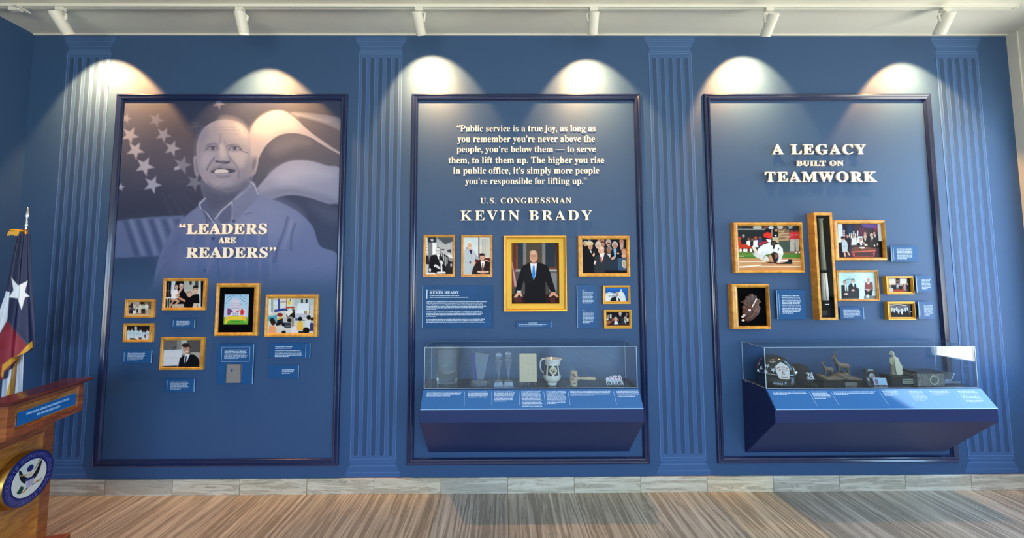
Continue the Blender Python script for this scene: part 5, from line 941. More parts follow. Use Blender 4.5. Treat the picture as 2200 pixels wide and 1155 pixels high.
# obelisk award with cobalt edge
p = on2(*F6(600, 452)); u = unit(p)*F6.k; a = thing('glass_award', 'flaring glass award with a cobalt blue left edge', 'award', p, G4)
X = lambda x: p.x+(x-600)*u; Z = lambda z: p.z+(455-z)*u
b = B(); y0, y1 = p.y-.012, p.y+.012
b.slab([(X(578), Z(418)), (X(632), Z(418)), (X(690), Z(185)), (X(560), Z(165))], y0, y1); part('blade', b, M_CRYSTAL, a, bevel=.002)
b = B().slab([(X(560), Z(418)), (X(577), Z(418)), (X(558), Z(170)), (X(525), Z(185))], y0-.002, y1+.002); part('cobalt_edge', b, M_COBALT, a, bevel=.002)
b = B().slab([(X(633), Z(418)), (X(640), Z(418)), (X(698), Z(180)), (X(691), Z(185))], y0-.002, y1+.002); part('cobalt_strip', b, M_COBALT, a)
rr_ = random.Random(3); b = B(); ring = [(X(600)+(.085+.012*rr_.random())*math.cos(t)*.46/.5*.5*2*u*1000*.9/u/1000, p.y+.04*math.sin(t)*(.8+.4*rr_.random())) for t in [2*math.pi*i/14 for i in range(14)]]
rx = 84*u; ring = [(X(600)+rx*(.85+.3*rr_.random())*math.cos(t), p.y+.042*(.8+.35*rr_.random())*math.sin(t)) for t in [2*math.pi*i/14 for i in range(14)]]
b.loops([[(x, y, p.z) for x, y in ring], [(x*1+.0, y, p.z+20*u) for x, y in ring], [(X(600)+(x-X(600))*.62, p.y+(y-p.y)*.62, p.z+38*u) for x, y in ring]]); part('rough_base', b, M_CRYSTAL, a)
# two ball trophies
for (cx, top, lab) in ((775, 170, 'clear crystal trophy with a ball top, left of the pair'), (866, 158, 'clear crystal trophy with a ball top, beside the book')):
    p = on2(*F6(cx, 470)); u = unit(p)*F6.k; a = thing('crystal_trophy', lab, 'trophy', p, G4); H = (470-top)*u
    b = B(); b.lathe([(44*u, 0), (44*u, 18*u), (36*u, 50*u)], p, 4); b = B(); s = 42*u
    b.loops([[(p.x+q*i, p.y+q*.7*j, p.z+z) for i, j in ((-1, -1), (1, -1), (1, 1), (-1, 1))] for q, z in ((s, 0), (s, 16*u), (s*.80, 48*u), (s*.5, 52*u))]); part('base', b, M_CRYSTAL, a, bevel=.001)
    b = B().loops([[(p.x+q*math.cos(2*math.pi*(j+.5)/6), p.y+q*.7*math.sin(2*math.pi*(j+.5)/6), p.z+z) for j in range(6)] for q, z in ((8*u, 50*u), (9*u, 90*u), (22*u, H*.55), (36*u, H*.76), (30*u, H*.80))]); part('stem', b, M_CRYSTAL, a)
    b = B().ell((p.x, p.y, p.z+H-29*u), (28*u, 28*u, 28*u), n=20, k=14); part('ball', b, M_CRYSTAL, a, True)
# ivory book on a clear easel
p = on2(*F6(1047, 470)); u = unit(p)*F6.k; a = thing('antique_book', 'thin cream covered antique book propped upright', 'book', (p.x, p.y, p.z+40*u), G4); w, h = 78*u, 250*u
b = B(); b.M = Matrix.Translation((p.x, p.y-.004, p.z+40*u)) @ Matrix.Rotation(math.radians(-8), 4, 'X'); b.box((-w, -.006, 0), (w, .006, h)); part('cover', b, mat('aged_ivory_cover', 'd8c59c', .6, vary=.08, vscale=25), a, bevel=.003)
b = B(); b.M = Matrix.Translation((p.x, p.y-.004, p.z+40*u)) @ Matrix.Rotation(math.radians(-8), 4, 'X')
b.box((w-.001, -.0045, .003), (w+.0004, .0045, h-.003)); part('page_block', b, mat('paper', 'e8e4da', .7), a)
b = B(); b.M = Matrix.Translation((p.x, p.y-.004, p.z+40*u)) @ Matrix.Rotation(math.radians(-8), 4, 'X'); M_GILT = mat('faint_gilt_line', 'b79f6c', .5)
for (x0, z0, x1, z1) in ((-.6, .14, .6, .14), (-.6, .86, .6, .86), (-.6, .14, -.6, .86), (.6, .14, .6, .86), (-.3, .72, .3, .72), (-.35, .62, .35, .62)): b.box((min(x0, x1)*w-.0007, -.0066, min(z0, z1)*h-.0007), (max(x0, x1)*w+.0007, -.0059, max(z0, z1)*h+.0007))
b.ell((.02*w, -.0062, .40*h), (.005, .001, .004), n=8, k=5); part('cover_tooling', b, M_GILT, a)
a = thing('clear_easel', 'clear acrylic easel holding the cream book', 'easel', p, G4); b = B()
for sx in (-.8, 0, .8): b.tube([(p.x+sx*w, p.y-.030, p.z+.003), (p.x+sx*w, p.y-.026, p.z+30*u), (p.x+sx*w, p.y+.006, p.z+37*u), (p.x+sx*w, p.y+.055, p.z+.003)], .0035, 8)
b.tube([(p.x-.8*w, p.y+.004, p.z+35*u), (p.x+.8*w, p.y+.004, p.z+35*u)], .003, 8); part('stand', b, M_CRYSTAL, a, True)
# pitcher
p = Vector((float(at_y(*F6(1268, 440), -.185)[0]), -.185, ZS2)); u = unit(p)*F6.k; a = thing('ceramic_pitcher', 'cream ceramic pitcher with black panels and a round emblem', 'pitcher', p, G4)
M_CER = mat('cream_glaze', 'e6e0d0', .15, coat=.5); M_CERB = mat('black_glaze', '0c0c0e', .4, spec=.2); n = 48; c0 = 470
prof = [(36, 470), (44, 466), (44, 455), (34, 448), (52, 440), (70, 424), (78, 405), (78, 392), (76, 375), (70, 330), (64, 290), (62, 268), (64, 250), (68, 238)]
b = B(); rings = []
for (rad_, yy) in prof:
    lip = max(0, (300-yy)/62.0); ring = []
    for j in range(n):
        t = 2*math.pi*j/n; q = rad_*(1+.02*math.cos(8*t)*(1 if 280 < yy < 395 else 0)); k = max(0, math.cos(t))**6*lip*26
        ring.append((p.x+(q+k)*u*math.cos(t), p.y+q*u*.95*math.sin(t), p.z+(c0-yy)*u+(.10*k*u)))
    rings.append(ring)
inner = [[(p.x+(x-p.x)*.9, p.y+(y-p.y)*.9, z) for x, y, z in rings[-1]], [(p.x+(x-p.x)*.82, p.y+(y-p.y)*.82, z-60*u) for x, y, z in rings[-2]]]
b.loops(rings+inner); o = part('body', b, [M_CER, M_CERB], a, True)
for f in o.data.polygons:                                            # black glazed panels between cream ribs
    c_ = f.center; zz = c_.z/u
    if 88 < zz < 178:
        t = (math.degrees(math.atan2(c_.y, c_.x))+360) % 45
        if 9 < t < 36: f.material_index = 1
b = B().tube([(p.x-58*u, p.y, p.z+222*u), (p.x-84*u, p.y, p.z+232*u), (p.x-104*u, p.y, p.z+205*u), (p.x-108*u, p.y, p.z+160*u), (p.x-98*u, p.y, p.z+122*u), (p.x-72*u, p.y, p.z+104*u)], [6*u, 8*u, 7*u, 6*u, 6*u, 5*u], 10); part('handle', b, M_CER, a, True)
b = B(); b.M = Matrix.Translation((p.x, p.y-72*u*.95, p.z+140*u)) @ Matrix.Rotation(math.radians(90-6), 4, 'X'); b.lathe([(0, -.006), (33*u, -.006), (34*u, .0), (33*u, .003), (0, .003)], n=28, caps=False); em = part('emblem', b, mat('emblem_gold', 'd8c898', .3), a)
b = B(); b.M = Matrix.Translation((p.x, p.y-74*u*.95, p.z+140*u)) @ Matrix.Rotation(math.radians(90-6), 4, 'X'); 
for (x, y, q) in ((-12, 2, 9), (8, 10, 8), (4, -8, 10), (-4, -18, 6), (16, -4, 5)): b.ell((x*u, y*u, .002), (q*u, q*.8*u, .002), n=8, k=4)
part('emblem_figure', b, mat('emblem_brown', '4a3a24', .3), em)
for s in (-1, 0, 1): b = B().ell((p.x+s*26*u, p.y-24*u, p.z+15*u), (10*u, 10*u, 13*u)); part('foot', b, M_CER, a, True)
# gavel
p = on2(*F6(1465, 466)); u = unit(p)*F6.k; p.z += .0016; a = thing('wooden_gavel', 'pale wooden gavel standing on its head with handle sideways', 'gavel', p, G4); M_PALEWOOD = wood_mat('pale_gavel_wood', 'b89a6c', 'e0cba2', (30, 30, 30), .45, .1)
b = B(); b.M = Matrix.Translation(p) @ Matrix.Rotation(math.radians(2), 4, 'Y'); b.lathe([(30*u, 0), (32*u, 3*u), (32*u, 10*u), (30*u, 16*u), (34*u, 40*u), (35*u, 66*u), (34*u, 92*u), (30*u, 116*u), (32*u, 122*u), (32*u, 129*u), (29*u, 132*u)], n=24); hd = part('head', b, M_PALEWOOD, a, True)
b = B(); [b.ell((p.x+x*u, p.y-32*u, p.z+z*u), (q*u, 3*u, q*.6*u), n=10, k=6) for x, z, q in ((-8, 108, 16), (4, 92, 14), (-4, 66, 17), (2, 30, 12))]; part('engraving', b, mat('burnt_engraving', '8a4a34', .6), hd)
b = B().tube([(p.x+26*u, p.y, p.z+70*u), (p.x+48*u, p.y, p.z+69*u), (p.x+60*u, p.y, p.z+68*u), (p.x+110*u, p.y, p.z+66*u), (p.x+170*u, p.y, p.z+65*u), (p.x+192*u, p.y, p.z+64*u), (p.x+200*u, p.y, p.z+64*u)], [9*u, 15*u, 11*u, 14*u, 17*u, 16*u, 8*u], 14); part('handle', b, M_PALEWOOD, a, True)
# white letter sign
p = on2(*F6(1840, 456)); u = unit(p)*F6.k; a = thing('letter_block_sign', 'small white cut-out sign reading USMCA with a red maple leaf', 'sign', p, G4); M_SIGN = mat('white_sign_plastic', 'eceef2', .35)
x0, x1 = p.x-82*u, p.x+78*u
part('base', B().box((x0-4*u, p.y-.022, p.z), (x1+6*u, p.y+.012, p.z+8*u)), mat('dark_sign_base', '2a2026', .4), a); b = B(); letter_line(b, 'USMCA', x0, x1, p.z+9*u, 42*u, p.y-.006, .014, 1); part('letters', b, M_SIGN, a)
b = B(); sky = [(x0+8*u, 30), (x0+8*u, 62), (x0+20*u, 70), (x0+34*u, 62), (x0+38*u, 74), (x0+56*u, 80), (x0+64*u, 66), (x0+74*u, 84), (x0+92*u, 78), (x0+100*u, 86), (x0+116*u, 72), (x0+124*u, 84), (x0+142*u, 80), (x0+152*u, 60), (x0+152*u, 30)]
b.slab([(x, p.z+z*u) for x, z in sky], p.y, p.y+.008); part('skyline', b, M_SIGN, a)
b = B(); cx, cz = x0+110*u, p.z+63*u; leaf = [(0, -14), (2, -5), (12, -6), (8, -1), (15, 5), (8, 6), (7, 11), (3, 5), (0, 15), (-3, 5), (-7, 11), (-8, 6), (-15, 5), (-8, -1), (-12, -6), (-2, -5)]; b.slab([(cx+x*u, cz+z*u) for x, z in leaf], p.y-.0015, p.y+.001); b.slab([(cx+(x-26)*u, cz+z*u) for x, z in ((-5, -12), (5, -12), (5, 12), (-5, 12))], p.y-.0015, p.y+.001); b.slab([(cx+(x+26)*u, cz+z*u) for x, z in ((-5, -12), (5, -12), (5, 12), (-5, 12))], p.y-.0015, p.y+.001); part('maple_flag', b, mat('maple_red', 'c2303c', .4), a)
b = B().slab([(x0+x*u, p.z+z*u) for x, z in ((34, 54), (58, 54), (58, 70), (34, 70))], p.y-.0015, p.y+.001); part('striped_flag', b, mat('faded_red', 'd09aa4', .4), a)

# ------------------------------------------------------------------ right case
def mesh_of(p, R=None): 
    b = B(); b.M = Matrix.Translation(p) @ (R or Matrix.Identity(4)); return b
# fire helmet
p = on3(*F8(372, 445)); p.y = -.136; u = unit(p)*F8.k; p = Vector((float(at_y(*F8(362, 420), p.y)[0]), p.y, ZS3)); R = Matrix.Rotation(math.radians(-15), 4, 'Z') @ Matrix.Diagonal((1, .80, 1, 1))
hm = thing('fire_helmet', 'black firefighter helmet with white stars and a white front shield numbered 8', 'fire helmet', p, G5)
M_HELM = mat('black_helmet_shell', '101014', .18, coat=.6); H = 218*u; n = 40
b = mesh_of(p, R); rings = []
for t, q, z in ((0, 1.0, .44), (.1, 1.02, .50), (.3, .99, .62), (.5, .90, .74), (.7, .72, .86), (.85, .48, .95), (.95, .22, .99), (1, .02, 1.0)):
    rings.append([(q*120*u*math.cos(2*math.pi*j/n), q*118*u*math.sin(2*math.pi*j/n), z*H) for j in range(n)])
b.loops(rings); part('shell', b, M_HELM, hm, True)
b = mesh_of(p, R); rings = []
for q, z in ((1.0, .45), (1.08, .42), (1.15, .39), (1.16, .375), (1.0, .40), (.98, .45)):
    rings.append([(q*120*u*math.cos(2*math.pi*j/n), (q*118*u+(24*u if math.sin(2*math.pi*j/n) > .5 else 0)*(q-1)*4)*math.sin(2*math.pi*j/n)*.98, z*H-(.05*H*(q-1)*4*max(0, math.sin(2*math.pi*j/n)))) for j in range(n)])
b.loops(rings, caps=False); part('brim', b, M_HELM, hm, True)
for k in range(4):
    b = mesh_of(p, R); t = math.pi/4+k*math.pi/2; b.tube([(.99*120*u*math.cos(t)*q, .99*118*u*math.sin(t)*q, z*H+.002) for q, z in ((1.0, .48), (.995, .62), (.91, .74), (.74, .86), (.5, .95), (.1, 1.0))], 3*u, 6); part('rib', b, M_HELM, hm, True)
b = mesh_of(p, R); b.lathe([(118*u, .02*H), (120*u, .42*H), (116*u, .42*H), (112*u, .02*H)], n=n, caps=False, sy=.95); part('ear_skirt', b, mat('black_cloth', '16161a', .9), hm, True)
M_STAR = mat('white_sticker', 'f0f0f2', .4)
def on_dome(az, el, d=.0):                                            # point on the dome, normal
    z = .46+.5*math.sin(el); q = math.sqrt(max(.02, 1-((z-.44)/.57)**2)); return Vector((q*(122*u+d)*math.cos(az), q*(120*u+d)*math.sin(az), z*H))
for az, el, s in ((-2.35, .42, 20), (-2.75, .2, 19), (-2.05, .85, 20), (-2.0, .2, 19), (-2.4, .02, 17), (-3.1, .45, 18), (-.5, .3, 18)):
    c0 = on_dome(az, el, .003); e1 = Vector((-math.sin(az), math.cos(az), 0)); nn = Vector((math.cos(az)*math.cos(el*.9), math.sin(az)*math.cos(el*.9), math.sin(el*.9))); e2 = nn.cross(e1)
    b = mesh_of(p, R); pts = star_pts(0, 0, s*u, .2); b.add([c0+e1*x+e2*y for x, y in pts]+[c0-nn*.003+e1*x+e2*y for x, y in pts], [tuple(range(10))]+[(i, (i+1) % 10, 10+(i+1) % 10, 10+i) for i in range(10)]); part('star', b, M_STAR, hm)
b = mesh_of(p, R)
for az in (-3.45, -3.15): b.tube([on_dome(az, e, .0015) for e in (.0, .3, .6, .9)], 4*u, 6)
part('red_stripes', b, mat('helmet_red', '8a1f2a', .4), hm, True)
# front shield, turned to the viewer's right
RS = R @ Matrix.Translation((4*u, -136*u, .29*H)) @ Matrix.Diagonal((.80, 1, .84, 1)) @ Matrix.Rotation(math.radians(2), 4, 'Z') @ Matrix.Rotation(math.radians(-9), 4, 'X')
sh = [(-34, 6), (-28, 0), (44, 0), (52, 8), (58, 60), (60, 92), (48, 116), (0, 146), (-8, 146), (-54, 108), (-54, 60), (-40, 30)]
b = mesh_of(p, RS); b.slab([(x*u, z*u) for x, z in sh], -.004, .003); fs = part('front_shield', b, mat('white_leather', 'efece2', .5), hm, bevel=.001)
M_REDINK = mat('red_lettering', 'b8303a', .5); b = mesh_of(p, RS); letter_line(b, '8', -6*u, 16*u, 34*u, 36*u, -.0041, .0006); part('numeral', b, M_REDINK, fs)
b = mesh_of(p, RS); M_BL = Matrix.Translation(p) @ RS
for r0, a0, a1, zc, w in ((56, 145, 40, 58, 11), (36, 150, 35, 54, 10)):
    k = 14
    for i in range(k):
        if (i*7) % 5 == 0: continue
        t0, t1 = [math.radians(a0+(a1-a0)*q/k) for q in (i+.1, i+.85)]
        b.quad([((3+r0*math.cos(t1))*u, -.0046, (zc+r0*.75*math.sin(t1))*u), ((3+r0*math.cos(t0))*u, -.0046, (zc+r0*.75*math.sin(t0))*u), ((3+(r0+w)*math.cos(t0))*u, -.0046, (zc+(r0+w)*.75*math.sin(t0))*u), ((3+(r0+w)*math.cos(t1))*u, -.0046, (zc+(r0+w)*.75*math.sin(t1))*u)])
for i in range(7): b.quad([((-18+i*8)*u, -.0046, 12*u), ((-12+i*8)*u, -.0046, 12*u), ((-12+i*8)*u, -.0046, 22*u), ((-18+i*8)*u, -.0046, 22*u)])
part('lettering', b, M_REDINK, fs)
b = mesh_of(p, R); rings = []
for z in (.03, .40):
    rings.append([(128*u*math.cos(t), 128*u*math.sin(t), z*H) for t in [math.radians(-165+150*i/24) for i in range(25)]])
b.loops(rings+[[(124*u*math.cos(t), 124*u*math.sin(t), z*H) for t in [math.radians(-165+150*i/24) for i in range(25)]] for z in (.40, .03)], closed=False); part('visor', b, clear_mat('clear_visor', 'c6cbd0', .02, 1.5, 1.6), hm, True)
b = mesh_of(p, R); b.tube([(129*u*math.cos(t), 129*u*math.sin(t), .41*H) for t in [math.radians(-165+150*i/24) for i in range(25)]], 3*u, 6); part('visor_rail', b, M_CHROME, hm, True)
for az in (-168, -12): b = mesh_of(p, R); t = math.radians(az); b.ell((130*u*math.cos(t), 130*u*math.sin(t), .44*H), (12*u, 10*u, 14*u)); part('visor_knob', b, M_CHROME, hm, True)
# cap
p = on3(*F8(590, 432)); p.y = -.108; p = Vector((float(at_y(*F8(584, 420), p.y)[0])-.030, p.y, ZS3+.0002)); u = unit(p)*F8.k; R = Matrix.Rotation(math.radians(2), 4, 'Z')
cp = thing('baseball_hat', 'black baseball cap with white number 24 beside the fire helmet', 'cap', p, G5); M_CAP = mat('black_cotton', '1c1b1e', .85, bump=.2, bscale=300); H = 142*u
b = mesh_of(p, R); rings = []
for q, z in ((1.0, .02), (1.0, .25), (.97, .5), (.85, .74), (.62, .91), (.3, .985), (.02, 1.0)): rings.append([(q*74*u*math.cos(2*math.pi*j/36), q*84*u*math.sin(2*math.pi*j/36), z*H) for j in range(36)])
b.loops(rings); crown = part('crown', b, M_CAP, cp, True)
b = mesh_of(p, R); top, bot = [], []
for i in range(17):
    t = math.radians(-160+140*i/16); x0, y0 = 72*u*math.cos(t), 82*u*math.sin(t); k = math.sin(math.pi*i/16)
    top.append([(x0, y0, .14*H), (x0*1.0, y0-30*u*k, .12*H-.02*H*k), (x0*.92, y0-60*u*k, .07*H+.01*H)])
for dz in (0,):
    rings = [[(q[0], q[1], q[2]) for q in r]+[(q[0], q[1], q[2]-.004) for q in r[::-1]] for r in top]; b.loops(rings)
part('brim', b, M_CAP, cp, True)
b = mesh_of(p, R); b.ell((0, 0, H), (7*u, 7*u, 4*u), n=10, k=6); part('button', b, M_CAP, cp, True)
b = mesh_of(p, R @ Matrix.Translation((8*u, -89*u, .40*H)) @ Matrix.Rotation(math.radians(-12), 4, 'X')); letter_line(b, '24', -27*u, 23*u, 0, 40*u, .012, .013); b.box((-29*u, -.001, -9*u), (25*u, .012, -5*u)); part('number', b, M_STAR, crown)
# deer bronze
p = on3(*F8(880, 437)); p.y = -.165; p = Vector((float(at_y(*F8(860, 425), p.y)[0]), p.y, ZS3)); u = unit(p)*F8.k; M_BRONZE = mat('brown_bronze', '7d6a54', .5, .25, vary=.25, vscale=30)
d = thing('deer_bronze', 'brown bronze of a stag and a doe standing on a rocky base', 'sculpture', p, G5); BX = lambda x: (x-860)*u; BZ = lambda z: (436-z)*u
b = mesh_of(p); b.box((BX(698), -.055, 0), (BX(1085), .055, BZ(405))); part('plinth', b, mat('dark_walnut_plinth', '2c211c', .35), d, bevel=.002)
b = mesh_of(p); b.slab([(BX(866)+x*u, 14*u+z*u) for x, z in ((4, -13), (88, -13), (93, -8), (93, 8), (88, 13), (4, 13), (0, 8), (0, -8))], -.0575, -.054); part('name_plate', b, mat('pewter_plate', 'a39c90', .35, .7), d)
b = mesh_of(p); rk = random.Random(5)
for x, z, rx, rz in ((738, 385, 38, 20), (770, 392, 60, 22), (840, 388, 70, 30), (900, 380, 60, 30), (950, 390, 60, 20), (1000, 398, 50, 10), (714, 372, 22, 18), (860, 362, 36, 20), (910, 360, 30, 24)): b.ell((BX(x), rk.uniform(-.01, .01), BZ(z)), (rx*u, .045, rz*u*.8+.004), n=14, k=8)
part('rocks', b, M_BRONZE, d, remesh=.004)
def deer(b, x, g, s, flip=1):
    P = lambda dx, dz, dy=0.0: (BX(x)+dx*s*u*flip, dy, BZ(g)+dz*s*u)
    b.tube([P(-2, 88), P(20, 84), P(50, 80), P(78, 82), P(90, 78)], [17*s*u, 24*s*u, 22*s*u, 21*s*u, 12*s*u], 12)       # trunk
    b.tube([P(8, 90), P(-8, 112), P(-18, 134), P(-22, 146)], [19*s*u, 15*s*u, 11*s*u, 9*s*u], 10)                        # neck
    b.tube([P(-14, 150), P(-26, 150), P(-40, 144), P(-48, 140)], [9*s*u, 10*s*u, 6.5*s*u, 4.5*s*u], 10)                # head
    for dy in (-.006, .006):
        b.tube([P(-12, 155, dy), P(-4, 166, dy*2.6), P(-2, 172, dy*3)], [3*s*u, 4*s*u, 1.5*s*u], 6)                      # ear
        y1 = dy*1.6*s; o = 5 if dy > 0 else 0
        b.tube([P(4+o, 76, y1), P(0+o*1.5, 46, y1), P(2+o*1.5, 40, y1), P(0+o*2, 6, y1), P(-4+o*2, 0, y1)], [11*s*u, 6*s*u, 5*s*u, 3.6*s*u, 4.5*s*u], 8)
        b.tube([P(76+o, 78, y1), P(70+o, 52, y1), P(84+o, 36, y1), P(80+o, 6, y1), P(76+o, 0, y1)], [17*s*u, 9*s*u, 5.5*s*u, 3.6*s*u, 4.5*s*u], 8)
    b.tube([P(92, 84), P(98, 76), P(99, 66)], [5*s*u, 5*s*u, 2*s*u], 6)
b = mesh_of(p); deer(b, 862, 372, .98); st = part('stag', b, M_BRONZE, d, remesh=.0028)
b = mesh_of(p); s = .98
for dy, fl in ((-.007, -1), (.007, 1)):
    Q = lambda dx, dz, yy: (BX(862)+dx*s*u, yy, BZ(372)+dz*s*u)
    k = 1 if fl > 0 else -1
    b.tube([Q(-16, 156, dy), Q(-10+14*k, 168, dy*2.5), Q(-14+32*k, 186, dy*3.5), Q(-22+44*k, 200, dy*3)], [2.6*u, 2.4*u, 2*u, 1.2*u], 6)
    for bx, bz, ex, ez in ((-10+10*k, 166, -18+8*k, 182), (-14+24*k, 178, -30+20*k, 196), (-14+30*k, 184, -4+46*k, 192)): b.tube([Q(bx, bz, dy*2.5), Q(ex, ez, dy*3)], [2*u, 1.1*u], 6)
part('antlers', b, M_BRONZE, st, True)
b = mesh_of(p); deer(b, 758, 378, .72); part('doe', b, M_BRONZE, d, remesh=.0025)
# coin cases and card
def panel_item(name, label, cat, x, yb, w, h, yoff, rz, tilt, mat_, th=.012):
    q = Vector((float(at_y(*F8(x, yb), yoff)[0]), yoff, ZS3+.0002)); uu = unit(q)*F8.k; t = thing(name, label, cat, q, G5)
    M_ = Matrix.Rotation(math.radians(rz), 4, 'Z') @ Matrix.Rotation(math.radians(-tilt), 4, 'X'); b = mesh_of(q, M_); b.box((-w/2*uu, -th, .002 if tilt else 0), (w/2*uu, 0, h*uu)); part('case_body', b, mat_, t, bevel=.001); return q, uu, M_, t
M_DARKCASE = mat('dark_leatherette', '1d1a20', .55); M_COIN = mat('silver_coin', 'd6d4d0', .25, .8)
q, uu, M_, t = panel_item('medal_case', 'taller dark presentation case with a silver medal, behind the small black one', 'medal case', 1128, 388, 88, 102, -.115, -4, 10, M_DARKCASE)
b = mesh_of(q, M_); b.M = b.M @ Matrix.Translation((0, -.013, 46*uu)) @ Matrix.Rotation(math.radians(90), 4, 'X'); b.lathe([(0, 0), (22*uu, 0), (22*uu, .004), (0, .004)], n=24, caps=False); part('medal', b, M_COIN, t)
b = mesh_of(q, M_); [b.quad([(x0*uu, -.0126, z*uu), (x1*uu, -.0126, z*uu), (x1*uu, -.0126, (z+4)*uu), (x0*uu, -.0126, (z+4)*uu)]) for x0, x1, z in ((-18, 20, 92), (-28, 32, 84), (-4, 30, 16), (-4, 24, 10))]; part('lettering', b, M_INK, t)
q, uu, M_, t = panel_item('coin_case', 'small black case with a silver coin, in front of the taller medal case', 'coin case', 1103, 424, 56, 80, -.238, 24, 12, M_DARKCASE)
b = mesh_of(q, M_); b.M = b.M @ Matrix.Translation((-4*uu, -.013, 54*uu)) @ Matrix.Rotation(math.radians(90), 4, 'X'); b.lathe([(0, 0), (14*uu, 0), (14*uu, .003), (0, .003)], n=24, caps=False); part('coin', b, M_COIN, t)
q, uu, M_, t = panel_item('photo_card', 'small pale framed card with a photo on a clear stand, left of the figurine', 'card', 1198, 422, 94, 58, -.205, -6, 10, mat('pale_lilac_card', 'c9cfe2', .4), .006)
b = mesh_of(q, M_); b.quad([(-38*uu, -.0065, 12*uu), (-16*uu, -.0065, 12*uu), (-16*uu, -.0065, 46*uu), (-38*uu, -.0065, 46*uu)]); part('card_photo', b, mat('mauve_print', '8a6f8c', .4), t)
b = mesh_of(q, M_); b.quad([(-12*uu, -.0065, 12*uu), (36*uu, -.0065, 12*uu), (36*uu, -.0065, 50*uu), (-12*uu, -.0065, 50*uu)]); part('card_text_field', b, mat('sky_print', 'a8d4ec', .4), t)
b = mesh_of(q); [b.tube([(sx*uu, -.014, .001), (sx*uu, -.008, 8*uu), (sx*uu, .03, .001)], .0018, 6) for sx in (-24, 24)]; part('clear_stand', b, M_CRYSTAL, t, True)
# figurine
p = Vector((float(at_y(*F8(1325, 425), -.165)[0]), -.165, ZS3)); u = unit(p)*F8.k; fgr = thing('stone_figurine', 'ivory robed standing figurine on a black pedestal', 'figurine', p, G5); M_IV = mat('ivory_resin', 'd8d0b0', .5)
b = mesh_of(p); b.box((-82*u, -.05, 0), (86*u, .05, 72*u)); part('pedestal', b, mat('black_pedestal', '141315', .25), fgr, bevel=.003)
b = mesh_of(p); b.box((-4*u, -.0508, 10*u), (84*u, -.0501, 56*u)); pl = part('engraved_plate', b, mat('dark_bronze_plate', '23261e', .4), fgr); b = mesh_of(p)
for z in (16, 30, 44): [b.box(((x0)*u, -.0514, z*u), ((x0+10)*u, -.0508, (z+6)*u)) for x0 in range(0, 74, 12)]
part('lettering', b, mat('pale_engraving', 'b9c2ae', .5), pl)
Z0 = 72*u; b = mesh_of(p); S = lambda x, z, y=0.0: ((x-1322)*u, y*u, Z0+(352-z)*u)
b.ell(S(1322, 346), (36*u, 30*u, 10*u)); b.tube([S(1322, 350), S(1322, 320), S(1318, 280), S(1316, 245), S(1316, 225)], [32*u, 27*u, 26*u, 23*u, 20*u], 14); b.tube([S(1316, 232), S(1314, 214), S(1311, 204)], [22*u, 15*u, 9*u], 12)
b.ell(S(1307, 192), (12*u, 13*u, 15*u)); b.ell(S(1304, 180), (13*u, 13*u, 8*u)); b.tube([S(1292, 192), S(1284, 190), S(1281, 186)], [5*u, 5*u, 3*u], 6)
b.tube([S(1296, 218), S(1288, 236), S(1288, 262), S(1300, 278, -10)], [9*u, 8*u, 7*u, 6*u], 8); b.tube([S(1334, 222), S(1346, 240), S(1352, 262), S(1362, 284, -6), S(1358, 310, -10), S(1348, 330, -6)], [10*u, 10*u, 9*u, 9*u, 7*u, 5*u], 8)
for i in range(6): b.tube([S(1300+i*8, 250, -20), S(1298+i*9, 300, -26), S(1300+i*9, 344, -30)], [3*u, 3.5*u, 4*u], 6)
b.tube([S(1296, 190), S(1290, 176), S(1300, 171), S(1316, 174)], [4*u, 4*u, 4*u, 3*u], 6); part('figure', b, M_IV, fgr, remesh=.0026)
# stone box with seal
p = Vector((float(at_y(*F8(1545, 432), -.185)[0]), -.185, ZS3)); u = unit(p)*F8.k; bx = thing('granite_box', 'grey speckled stone box with a round pale seal on its front', 'box', p, G5)
m = mat('speckled_granite', '4c4642', .4); nt = m.node_tree; v = nt.nodes.new('ShaderNodeTexVoronoi'); v.inputs['Scale'].default_value = 190; tc = nt.nodes.new('ShaderNodeTexCoord'); nt.links.new(tc.outputs['Object'], v.inputs['Vector']); rp = nt.nodes.new('ShaderNodeValToRGB'); rp.color_ramp.elements[0].color = (*lin('221e1e'), 1); rp.color_ramp.elements[1].color = (*lin('b0a69c'), 1); rp.color_ramp.elements[0].position = .15; rp.color_ramp.elements[1].position = .9; nt.links.new(v.outputs['Color'], rp.inputs[0]); nt.links.new(rp.outputs[0], nt.nodes['Principled BSDF'].inputs['Base Color'])
b = mesh_of(p, Matrix.Rotation(math.radians(0), 4, 'Z')); b.loops([[(sx*w*u, sy*.055-.0, z*u) for sx, sy in ((-1, -1), (1, -1), (1, 1), (-1, 1))] for w, z in ((104, 0), (108, 98))]); part('body', b, m, bx, bevel=.002)
b = mesh_of(p); b.box((-112*u, -.058, 98*u), (112*u, .058, 110*u)); part('lid', b, mat('dark_granite_lid', '2a2624', .3), bx, bevel=.002)
b = mesh_of(p); b.M = b.M @ Matrix.Translation((22*u, -.0555, 48*u)) @ Matrix.Rotation(math.radians(90), 4, 'X'); b.lathe([(0, -.001), (29*u, -.001), (31*u, .004), (36*u, .004), (36*u, -.002)], n=32, caps=False); sl = part('seal', b, mat('pale_green_seal', 'c9ccb2', .4), bx)
b = mesh_of(p); b.M = b.M @ Matrix.Translation((22*u, -.0575, 48*u)) @ Matrix.Rotation(math.radians(90), 4, 'X'); pts = star_pts(0, 0, 22*u, .0); b.add([(x, y, .0005) for x, y in pts], [tuple(range(10))]); [b.ell((9*u*math.cos(k*1.256), 9*u*math.sin(k*1.256), 0), (4*u, 4*u, .002), n=8, k=4) for k in range(5)]; part('star', b, mat('seal_grey_green', '6c7260', .5), sl)
